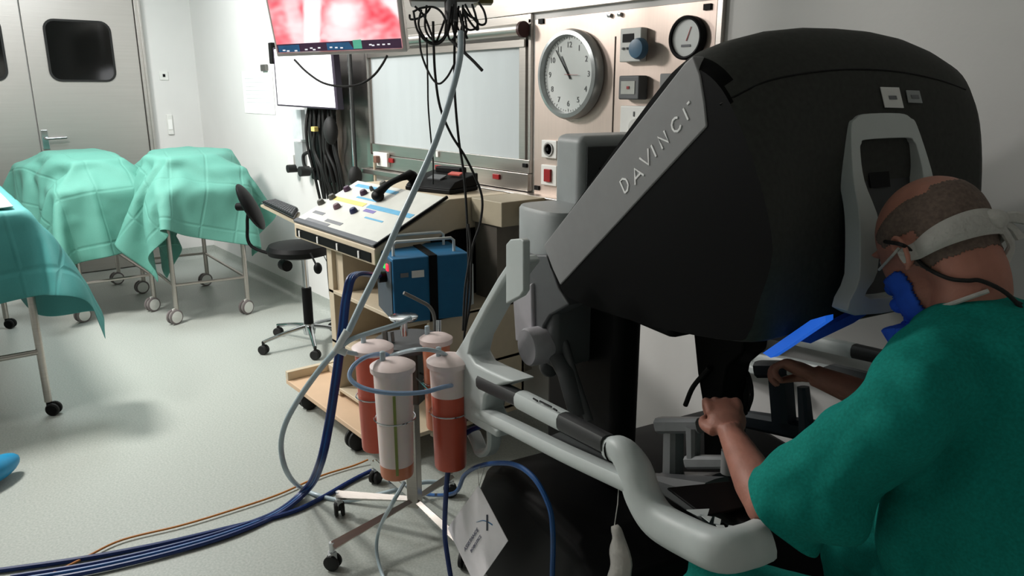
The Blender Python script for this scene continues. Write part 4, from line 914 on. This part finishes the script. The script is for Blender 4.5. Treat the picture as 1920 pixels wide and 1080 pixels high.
# centre post from hood to base
G().prism([kv(x, y, 1.36) for x, y in ((1296, 600), (1306, 700), (1316, 760), (1318, 860), (1356, 860), (1352, 750), (1362, 690), (1392, 664), (1400, 600))], V_*.09).build('centre_post', M_black, con, bevel=.01)
G().kbox(-1.58, -1.25, 1.1, 1.75, 1.0, 1.055).build('hood_underside', M_black, con, bevel=.02)
cb = G().tube([kv(1330, 690, 1.35), kv(1300, 725, 1.35), kv(1285, 760, 1.35)], .007, 8, sm=5)
cb.tube([kv(1372, 680, 1.45), kv(1390, 700, 1.45), kv(1396, 735, 1.45), kv(1392, 775, 1.45)], .014, 8, sm=5).tube([kv(1375, 672, 1.45), kv(1402, 700, 1.45), kv(1410, 740, 1.45), kv(1402, 770, 1.45)], .005, 8, sm=5); cb.build('controller_cable', M_rubber, con)
# grey side frame, handrail and armrest
def side(vm_):
    def q(x, y, v=.88): p = kv(x, y, v); return U_*p.dot(U_)+V_*(v if vm_ == 0 else 2*1.39-v)+EZ*p.z
    FO = [(958, 480), (930, 522), (897, 580), (866, 638), (850, 664), (846, 690), (847, 728), (853, 760), (868, 784), (892, 800), (930, 822), (934, 806), (912, 790), (904, 772), (908, 744), (920, 730), (962, 716), (912, 694), (888, 682), (878, 664), (884, 636), (912, 582), (942, 530), (968, 494)]
    g = G().prism([q(x, y, .865) for x, y in FO], V_*.075*(1 if vm_ == 0 else -1)); g.build('rear_frame_corner', M_frame, con, bevel=.01)
    g = G().tube([q(895, 770), q(960, 800), q(1060, 850), q(1165, 898), q(1186, 908)], (.022, .018), 14, sm=5, up=(0, 0, 1), ex=3.5); g.build('lower_rail', M_frame, con)
    for Pg in ([q(905, 715), q(985, 752)], [q(1052, 787), q(1140, 832)]): G().tube(Pg, (.022, .020), 14, ex=3, up=(0, 0, 1)).build('handrail_grip', mat('charcoal_grip', (46, 47, 48), .5), con)
    g = G().tube([q(978, 749), q(1058, 790)], (.0235, .0225), 14, ex=3, up=(0, 0, 1)); hs_ = g.build('handrail_sleeve', M_frame, con)
    if vm_ == 0:
        g = G()
        for (xa, ya, xb, yb) in ((1000, 747, 1008, 752), (1012, 752, 1034, 763), (1038, 766, 1044, 770)): g.tube([q(xa, ya, .866), q(xb, yb, .866)], .0022, 6)
        g.build('sleeve_print', M_black, hs_)
    g = G().prism([q(1010, 826, .90), q(1050, 810, .90), q(1145, 860, .90), q(1160, 895, .90)], V_*.02*(1 if vm_ == 0 else -1)); g.build('rail_web', M_mid, con)
    A = [q(1142, 840, .885), q(1166, 846, .885), q(1190, 880, .89), q(1206, 930, .89), q(1235, 975, .89), q(1290, 1008, .89), q(1350, 1032, .885)]
    last = A[-1]; e1 = U_*(last.dot(U_)+.02)+V_*((.93) if vm_ == 0 else 2*1.39-.93)+EZ*(last.z+.006); e2 = U_*(last.dot(U_)+.024)+V_*((.965) if vm_ == 0 else 2*1.39-.965)+EZ*(last.z+.01)
    A2 = A+[e1, e2]
    g = G().tube(A2, [(.020, .022), (.023, .026), (.026, .03), (.028, .034), (.028, .036), (.028, .034), (.028, .033), (.028, .033), (.026, .032)], 16, sm=6, ex=2.8, up=(0, 0, 1)) if 0 else G().tube(A2, lambda t: (.021+.011*min(1, t*4), .025+.013*min(1, t*3)), 16, sm=6, ex=2.6); g.build('armrest_arm', M_frame, con)
    rg = G().tube([q(1149, 842, .885), q(1153, 843, .885)], (.0235, .0275), 20, ex=2.4); rg.build('armrest_ring', M_dark, con)
    return A2
A2 = side(0); side(1)
zA = A2[-1].z
G().kbox(-.97, -.86, .97, 1.82, zA-.03, zA+.0).build('armrest_pad', M_black, con, bevel=.012)
G().prism([K(-1.03, .915, zA+.01), K(-.92, .915, zA+.005), K(-.90, 1.05, zA+.005), K(-.97, 1.10, zA+.01)], EZ*.006).build('touchpad', M_black, con, bevel=.004)
g = G()
for P in ([(1287, 957), (1330, 955), (1326, 968), (1308, 968)], [(1312, 966), (1335, 970), (1330, 980), (1322, 974)], [(1340, 970), (1352, 975), (1350, 985), (1338, 982)], [(1342, 985), (1357, 986), (1360, 991), (1348, 992)], [(1366, 986), (1374, 987), (1372, 991), (1364, 990)]):
    g.prism([pz(x, y, zA+.018) for x, y in P], EZ*.0015)
g.build('touchpad_icons', M_frame, con, smooth=False)
def kbar(pts, r, v, name, m, ex=3.5, par=None): return G().tube([kv(x, y, v) for x, y in pts], r, 12, ex=ex, up=tuple(V_)).build(name, m, par or con, bevel=0)
M_ctl = mat('controller_grey', (122, 125, 127), .5)
lc = kbar([(1238, 797), (1316, 797)], (.020, .018), 1.14, 'left_hand_controller', M_ctl)
kbar([(1263, 795), (1262, 912)], (.022, .024), 1.15, 'controller_upright', M_ctl, par=lc)
kbar([(1300, 800), (1300, 862)], (.016, .014), 1.13, 'controller_link', M_ctl, par=lc)
kbar([(1292, 866), (1362, 866)], (.016, .014), 1.13, 'controller_link', M_ctl, par=lc)
kbar([(1368, 845), (1366, 886)], .018, 1.12, 'controller_joint', M_band, 2, par=lc)
kbar([(1245, 905), (1350, 912)], (.026, .03), 1.17, 'controller_base', M_mid, par=lc)
kbar([(1225, 900), (1345, 940)], (.016, .05), 1.10, 'controller_shelf', M_mid, par=lc)
M_navyp = mat('dark_navy_plastic', (30, 42, 54), .5)
rc = kbar([(1424, 692), (1485, 692)], (.024, .022), 1.55, 'right_hand_controller', M_navyp)
kbar([(1462, 690), (1470, 790)], (.030, .03), 1.56, 'controller_upright', M_navyp, par=rc)
kbar([(1395, 785), (1560, 815)], (.024, .03), 1.58, 'controller_base', M_navyp, par=rc)
kbar([(1506, 725), (1516, 850)], (.014, .02), 1.55, 'controller_link', M_navyp, par=rc)
kbar([(1481, 680), (1481, 702)], .008, 1.5, 'controller_button', M_frame, 2, par=rc)
# bracket below corner (grey U shape)
G().tube([kv(925, 792, .92), kv(926, 830, .92), kv(918, 846, .92), kv(904, 848, .92), kv(897, 832, .92), kv(888, 812, .92)], (.012, .022), 10, sm=5, up=tuple(V_), ex=3).build('hook_bracket', M_frame, con)

# hanging tag, strings
tl = [kv(x, y, .845) for x, y in ((898, 910), (953, 1014), (893, 1100), (840, 990))]
tg = thing('hanging_tag', tl[0], 'white diamond shaped card tag with a blue cross mark hanging under the grey rail', 'tag')
G().quad(tl, .0015).build('card', mat('tag_card', (246, 242, 246), .7, var=.02), tg, smooth=False)
G().tube([tl[0]-EZ*.004, kv(896, 880, .86), kv(906, 866, .89)], .001, 5).tube([tl[0]-EZ*.004, kv(906, 885, .86), kv(910, 866, .89)], .001, 5).build('string', M_gauze, tg)
def tpq(x, y): return kv(x, y, .8428)
g = G().quad([tpq(912, 965), tpq(915, 965), tpq(915, 995), tpq(912, 995)], .0006); g.build('mark_bar', mat('dark_mark', (38, 44, 60), .6), tg, smooth=False)
g = G().tube([tpq(893, 979), tpq(905, 976), tpq(915, 979), tpq(923, 984)], lambda t: (.0004+.0022*t, .0006), 6, sm=5, up=tuple(V_)); g.build('mark_swoosh', mat('swoosh_blue', (40, 110, 160), .6), tg, smooth=False)
def tag_text(body, x0, y0, x1, y1, s):
    a, b = tpq(x0, y0), tpq(x1, y1); d = (b-a); up_ = EZ - d.normalized()*d.normalized().z
    text(body, s, frame_m((a+b)/2-V_*.0012, tuple(d), tuple(up_)) @ Matrix.Diagonal((2.2, 1.15, 1, 1)), 'printed_words', mat('lavender_print', (120, 122, 140), .7), tg)
tag_text('ASSISTANCE', 866, 1040, 903, 982, .013)
tag_text('ROBOTICS', 876, 1046, 910, 992, .011)
# plastic bag hanging from the armrest
q = [kv(x, y, .86) for x, y in ((1152, 985), (1160, 1010), (1164, 1060), (1160, 1110), (1158, 1150))]
bg = G().tube(q, lambda t: (.006+.028*min(1, t*2.2)+.004*sin(t*20), .008+.014*t), 14, sm=5, up=tuple(V_)).build('plastic_bag', M_pbag, bevel=0); tag(bg, 'crumpled clear plastic bag hanging below the armrest', 'bag')
G().tube([kv(1160, 910, .89), kv(1158, 945, .87), q[0]], .0012, 5).build('bag_string', M_gauze, bg)
for L_ in ():
    pass
#@@PERSON@@
# ================================================================ SEATED SURGEON
def remesh(g, name, m, parent, vox, smooth=8, fac=.5, disp=None, cut=None):
    o = g.build(name, m, parent)
    r = o.modifiers.new('remesh', 'REMESH'); r.mode = 'VOXEL'; r.voxel_size = vox
    s = o.modifiers.new('smooth', 'SMOOTH'); s.factor = fac; s.iterations = smooth
    me = bpy.data.meshes.new_from_object(o.evaluated_get(bpy.context.evaluated_depsgraph_get()))
    o.modifiers.clear(); o.data = me
    if not me.materials: me.materials.append(m)
    if disp:
        off = wloc(o); nn = [v.normal.copy() for v in me.vertices]
        for v, n_ in zip(me.vertices, nn): v.co += n_*disp(v.co+off)
    if cut:
        bm = bmesh.new(); bm.from_mesh(me); off = wloc(o)
        for (co, no, ctr) in cut:
            fs = [f for f in bm.faces if (f.calc_center_median()+off-ctr).length < .22 and abs((f.calc_center_median()+off-co).dot(no)) < .03]
            gm = list({v for f in fs for v in f.verts})+list({e for f in fs for e in f.edges})+fs
            bmesh.ops.bisect_plane(bm, geom=gm, dist=1e-5, plane_co=co-off, plane_no=no)
            dead = [f for f in bm.faces if (f.calc_center_median()+off-ctr).length < .22 and (f.calc_center_median()+off-co).dot(no) > 0]
            bmesh.ops.delete(bm, geom=dead, context='FACES')
        bm.to_mesh(me); bm.free()
    for p in me.polygons: p.use_smooth = True
    return o
Hc = K(-.79, 1.283, 1.288)
yaw = radians(-10); tl_ = radians(38); HS = .93
f0 = -(U_*cos(yaw)+V_*sin(yaw)); hs = EZ.cross(f0).normalized()      # hs: towards the head's left (camera side)
hf = (f0*cos(tl_)-EZ*sin(tl_)).normalized(); hu = hf.cross(hs).normalized()
if hu.z < 0: hu = -hu
Rh = Matrix((hf, hs, hu)).transposed()
def H(f, s, u_): return Hc+(hf*f+hs*s+hu*u_)*HS
pel = K(-.52, 1.27, .60)
C7 = K(-.695, 1.268, 1.165); ShL, ShR = K(-.665, 1.075, 1.065), K(-.66, 1.455, 1.065)
ElL, WrL, HaL = K(-.855, 1.005, .815), K(-1.035, 1.09, .855), K(-1.085, 1.115, .885)
ElR, WrR, HaR = K(-.90, 1.58, .83), K(-1.12, 1.46, .885), K(-1.18, 1.43, .90)
pr_ = thing('person', K(-.6, 1.27, 0), 'seated person in teal scrubs with a shaved head, face in the console viewer', 'person')
b = G()
b.ell(H(-.012, 0, .022), tuple(HS*x for x in (.112, .086, .102)), Rh, 32).ell(H(-.045, 0, -.005), tuple(HS*x for x in (.075, .076, .08)), Rh, 24).ell(H(.045, 0, -.015), tuple(HS*x for x in (.062, .066, .088)), Rh, 24)
b.ell(H(.040, 0, -.085), tuple(HS*x for x in (.062, .056, .058)), Rh, 24).ell(H(.085, 0, -.118), tuple(HS*x for x in (.026, .03, .022)), Rh, 16)
b.tube([H(.098, 0, .01), H(.118, 0, -.03), H(.112, 0, -.042)], .011, 10, sm=3).ell(H(.117, 0, -.038), tuple(HS*x for x in (.014, .018, .011)), Rh, 12)
b.ell(H(.098, .0, .028), tuple(HS*x for x in (.014, .05, .010)), Rh, 14)
for s in (-1, 1): b.ell(H(.100, .022*s, -.082), tuple(HS*x for x in (.010, .02, .010)), Rh, 12)
b.ell(H(.104, 0, -.080), tuple(HS*x for x in (.010, .026, .009)), Rh, 12)
for s in (-1, 1):
    ec_ = H(-.012, .086*s, -.022); b.ell(ec_, (.016, .010, .026), Rh, 14)
    P = [ec_+HS*(hf*(.019*cos(a)-.006)+hu*(.032*sin(a))+hs*s*(.010+.006*(1-cos(a)))) for a in [radians(x) for x in range(20, 300, 20)]]
    b.tube(P, .0055, 8)
b.tube([H(-.040, 0, -.02), H(-.045, 0, -.10), C7, K(-.65, 1.268, 1.08)], [.064, .058, .060, .07], 20, sm=5)
b.tube([C7, K(-.63, 1.27, .95), K(-.57, 1.27, .78), pel], lambda t: (.10, .15), 20, sm=5, up=tuple(U_))
def arm(S, E_, Wr, Ha):
    b.tube([S.lerp(C7, .35)-EZ*.02, S-EZ*.01, S.lerp(E_, .5), E_], [.042, .048, .046, .041], 18, sm=5)
    b.ell(E_, (.042, .042, .042)); b.tube([E_, E_.lerp(Wr, .3), E_.lerp(Wr, .7), Wr], [.041, .043, .034, .027], 18, sm=5)
arm(ShL, ElL, WrL, HaL); arm(ShR, ElR, WrR, HaR)
def handmesh(Wr, Ha, n_, s):
    h = (Ha-Wr).normalized(); n_ = (n_-h*n_.dot(h)).normalized(); l = h.cross(n_)*s
    Rm = Matrix((h, l, n_)).transposed()
    b.tube([Wr-h*.01, Wr+h*.02], .027, 14).ell(Wr+h*.045, (.048, .040, .019), Rm, 20).ell(Wr+h*.075, (.022, .041, .016), Rm, 16)
    for i, (off, ln, cu) in enumerate(((-.031, .80, .1), (-.0105, 1.0, 0), (.0105, .95, .05), (.030, .74, .14))):
        k0 = Wr+h*.082+l*off+n_*.004; a = radians(28+6*i)
        p = [k0-h*.02, k0]; d = 0
        for L_, bend in ((.040*ln, 32+6*i), (.026*ln, 62), (.020*ln, 48)):
            d += radians(bend); p.append(p[-1]+(h*cos(d)-n_*sin(d))*L_)
        b.tube(p, [.0105, .0105, .0092, .0086, .0072], 10, sm=3); b.ell(p[-1], (.0072,)*3, None, 10)
    t0 = Wr+h*.022-l*.030-n_*.004; p = [t0, t0+h*.024-l*.016-n_*.010, t0+h*.050-l*.014-n_*.026, t0+h*.066+l*.0-n_*.040]
    b.tube(p, [.015, .0125, .0105, .0085], 10, sm=4); b.ell(p[-1], (.0085,)*3, None, 10)
    return h, l, n_
camdir = (CAM-HaL).normalized()
hl, ll, nl = handmesh(WrL, HaL, (camdir*.6+EZ*.6), 1)
hr, lr_, nr = handmesh(WrR, HaR, (EZ*.8+V_*.4), -1)
body = remesh(b, 'body', M_skin, pr_, .0042, 6, .5)
off_b = wloc(body); nb_ = [v_.normal.copy() for v_ in body.data.vertices]
for v_, n_ in zip(body.data.vertices, nb_):
    p_ = v_.co+off_b
    if (p_.z < 1.13 or (p_.z < 1.25 and abs(p_.dot(V_)-1.265) > .055)) and .98 < p_.dot(V_) < 1.62 and (p_-Hc).length > .15 and min((p_-q_).length for q_ in (ElL, ElR, HaL, HaR, WrL, WrR)) > .15: v_.co = v_.co-n_*.016
# nails on the visible hand are hidden; hair, mask and eyes follow the head surface
def toH(p): d = (p-Hc)/HS; return d.dot(hf), d.dot(hs), d.dot(hu)
def skin_patch(name, m, test, off, parent):
    bm = bmesh.new(); bm.from_mesh(body.data); bm.normal_update(); o0 = wloc(body)
    dead = [f for f in bm.faces if not test(*toH(f.calc_center_median()+o0))]
    nn = {v: v.normal.copy() for v in bm.verts}
    for v in bm.verts: v.co += nn[v]*off
    bmesh.ops.delete(bm, geom=dead, context='FACES'); g = G(); g.bm.free(); g.bm = bm
    for v in bm.verts: v.co += o0
    o = g.build(name, m, parent); s = o.modifiers.new('thickness', 'SOLIDIFY'); s.thickness = off*.8; s.offset = -1; return o
def hairtest(f, s, u_):
    n0 = .005*noise.noise(Vector((f*30, s*30, u_*30)))
    return u_ > -.060+n0+max(0, f+.02)*1.4 and f < .05+n0 and (u_ < .070+n0-.35*max(0, f+.02) or f < -.085+n0) and not (abs(s) > .078 and u_ < .012 and f > -.045) and u_ < .078
skin_patch('hair', mat('grey_stubble', (118, 101, 92), .9, scale=160, var=.25), hairtest, .0012, pr_)
skin_patch('face_mask', M_mask, lambda f, s, u_: .03 < f < .16 and -.16 < u_ < -.035 and abs(s) < .1, .008, pr_)
for s in (-1, 1): G().ell(H(.086, .032*s, .006), (.010, .011, .010), Rh, 14).build('eye', mat('eye_white', (220, 220, 215), .2), pr_)
# scrub top
s_g = G()
s_g.tube([C7+(Hc-C7)*.28, K(-.655, 1.268, 1.10), K(-.62, 1.27, .95), K(-.57, 1.27, .78), K(-.53, 1.27, .60)], lambda t: (.074+.06*min(1, t*3), .080+.115*min(1, t*3)), 24, sm=6, up=tuple(U_))
for (S, E_, k) in ((ShL, ElL, 1), (ShR, ElR, -1)):
    en = S.lerp(E_, .98)
    s_g.tube([C7.lerp(S, .1)-EZ*.012, S.lerp(C7, .45)-EZ*.0, S-EZ*.01, S.lerp(E_, .5)-EZ*.012, en-EZ*.022], [.076, .080, .078, .080, .088], 24, sm=6)
s_g.ell(K(-.70, 1.27, .98), (.10, .17, .16), rotz(PSI)).ell(K(-.68, 1.28, .82), (.11, .17, .2), rotz(PSI)).ell(ShR, (.1, .1, .09)).ell(ku(1918, 655, -.66), (.05, .05, .04)).ell(ElL-EZ*.055+U_*.035+V_*.01, (.075, .075, .085), rotz(PSI)).ell(ShL.lerp(ElL, .5)-EZ*.06, (.08, .075, .09), rotz(PSI))
d_ = (ElL-ShL).normalized(); dR = (ElR-ShR).normalized()
def folds(p):
    q = p*1.0; a = noise.noise(Vector((q.x*7+q.z*5, q.y*7, q.z*4)))*.020+noise.noise(Vector((q.x*16, q.y*16+q.z*8, q.z*9)))*.012
    return a-.004
top = remesh(s_g, 'scrub_top', M_scrub, pr_, .009, 10, .5, folds, cut=[(ShL+d_*(ElL-ShL).length*.93, d_, ElL), (ShR+dR*(ElR-ShR).length*.93, dR, ElR)])
s = top.modifiers.new('thickness', 'SOLIDIFY'); s.thickness = .004; s.offset = -1
# trousers
t_g = G()
KnL, KnR = K(-1.02, 1.06, .52), K(-1.02, 1.50, .52)
for (s_, Kn) in ((-1, KnL), (1, KnR)):
    hp_ = pel+V_*(.09*s_)-EZ*.02
    t_g.tube([pel+V_*(.04*s_), hp_, hp_.lerp(Kn, .5)+EZ*.01, Kn, Kn+Vector((0, 0, -.02))+U_*.01], [.12, .105, .095, .078, .07], 20, sm=5)
    t_g.tube([Kn, Kn+U_*.02-EZ*.2, Kn+U_*.03-EZ*.40], [.078, .07, .065], 18, sm=4)
t_g.ell(pel, (.15, .18, .12), rotz(PSI))
remesh(t_g, 'scrub_trousers', M_scrub, pr_, .011, 8, .5, folds)
for Kn in (KnL, KnR):
    a_ = Kn+U_*.03-EZ*.44; sh_ = G(); sh_.ell(Vector((a_.x, a_.y, .045))-U_*.06, (.13, .048, .045), rotz(PSI)).ell(Vector((a_.x, a_.y, .07)), (.055, .045, .06), rotz(PSI)); sh_.build('shoe', M_white, pr_)
# ties, straps and cord around the head
BB = bvh(body)
def surf(x, y, e=.003):
    h = hit(BB, x, y)
    if not h: return None
    n_ = h[1] if h[1].dot(CAM-h[0]) > 0 else -h[1]; return h[0]+n_*e
def onskin(L_, e=.003): return [p for p in (surf(x, y, e) for x, y in L_) if p]
def around(a0, a1, uu, rise, e, n=26):
    out = []; t, off = BB
    for i in range(n):
        a = radians(a0+(a1-a0)*i/(n-1)); d = (hf*cos(a)+hs*sin(a)); o_ = H(0, 0, uu+rise*(-cos(a)))
        r = t.ray_cast(o_+d*.3-off, -d)
        if r[0]: out.append(r[0]+off+d*e)
    return out
tie = thing('gauze_head_tie', H(-.11, 0, 0), 'white gauze tie band wrapped round the back of the head with a knot', 'head tie')
bd = around(98, 262, -.030, .012, .005)
G().tube(bd, lambda t: (.004+.004*sin(pi*t), .012+.012*sin(pi*t)), 12, sm=3, up=tuple(hu)).build('band', M_gauze, tie)
kn = surf(1868, 462, .004) or H(-.115, .03, -.03)
kn = bd[len(bd)//2]+hs*.03
kn = H(-.128, -.012, -.018)
g = G(); g.ell(kn, (.020, .016, .017)); g.build('knot', M_gauze, tie)
ru = Rt; g = G(); g.tube([kn, kn+ru*.03+EZ*.004, kn+ru*.055-EZ*.002], [(.006), (.010), (.008)], 8, sm=4, ex=3).tube([kn, kn+ru*.018-EZ*.02, kn+ru*.034-EZ*.045, kn+ru*.026-EZ*.07], [.008, .007, .006, .009], 8, sm=4).tube([kn, kn+ru*.028-EZ*.012, kn+ru*.045-EZ*.03], [.006, .006, .008], 8, sm=4)
g.build('tail', M_gauze, tie)
for L_, nm, lb, r_, mm in (
    ([(1700, 607), (1730, 594), (1760, 580), (1790, 568), (1820, 556), (1850, 545)], 'mask_strap', 'lower white mask strap across the neck below the ear', .004, M_gauze),
    ([(1655, 504), (1668, 488), (1680, 474), (1690, 466)], 'mask_strap', 'upper thin white mask strap in front of the ear', .0025, M_gauze)):
    P = onskin(L_, .006)
    if len(P) > 2: o = G().tube(P, r_, 8, sm=4).build(nm, mm); tag(o, lb, 'strap')
P = onskin([(1665, 452), (1690, 458), (1705, 470), (1730, 490), (1755, 508), (1785, 522), (1815, 526), (1838, 527)], .006)
e_ = P[-1] if P else C7
P += [e_+Rt*.03-EZ*.02-Fw*.02, e_+Rt*.06-EZ*.055-Fw*.03, e_+Rt*.075-EZ*.085-Fw*.03, e_+Rt*.10-EZ*.11-Fw*.03]
o = G().tube(P, .0035, 8, sm=5).build('spectacle_cord', M_rubber); tag(o, 'thin black spectacle cord running behind the ear and over the shoulder', 'cord')
o = G().tube([e_+Rt*.045-EZ*.035-Fw*.025, e_+Rt*.09-EZ*.045, e_+Rt*.16-EZ*.045+Fw*.02], .0035, 8, sm=4).build('branch_cord', M_rubber); tag(o, 'short black cord branch leaving to the right frame edge', 'cord')
# operator seat
so = thing('operator_stool', K(-.50, 1.27, 0), 'dark round stool under the seated person, mostly out of frame', 'stool')
G().lathe([(0, .42), (.17, .42), (.19, .44), (.19, .465), (.15, .48), (0, .482)], K(-.50, 1.27, 0), (0, 0, 1), 36).build('seat', M_black, so)
G().cyl(K(-.50, 1.27, .06), K(-.50, 1.27, .42), .03, 20).build('gas_lift', M_chrome, so)
g = G()
for k in range(5): a = 2*pi*k/5; g.tube([K(-.5, 1.27, .08), K(-.5, 1.27, .05)+Vector((.25*cos(a), .25*sin(a), 0))], .016, 10)
g.build('star_base', M_chrome, so)
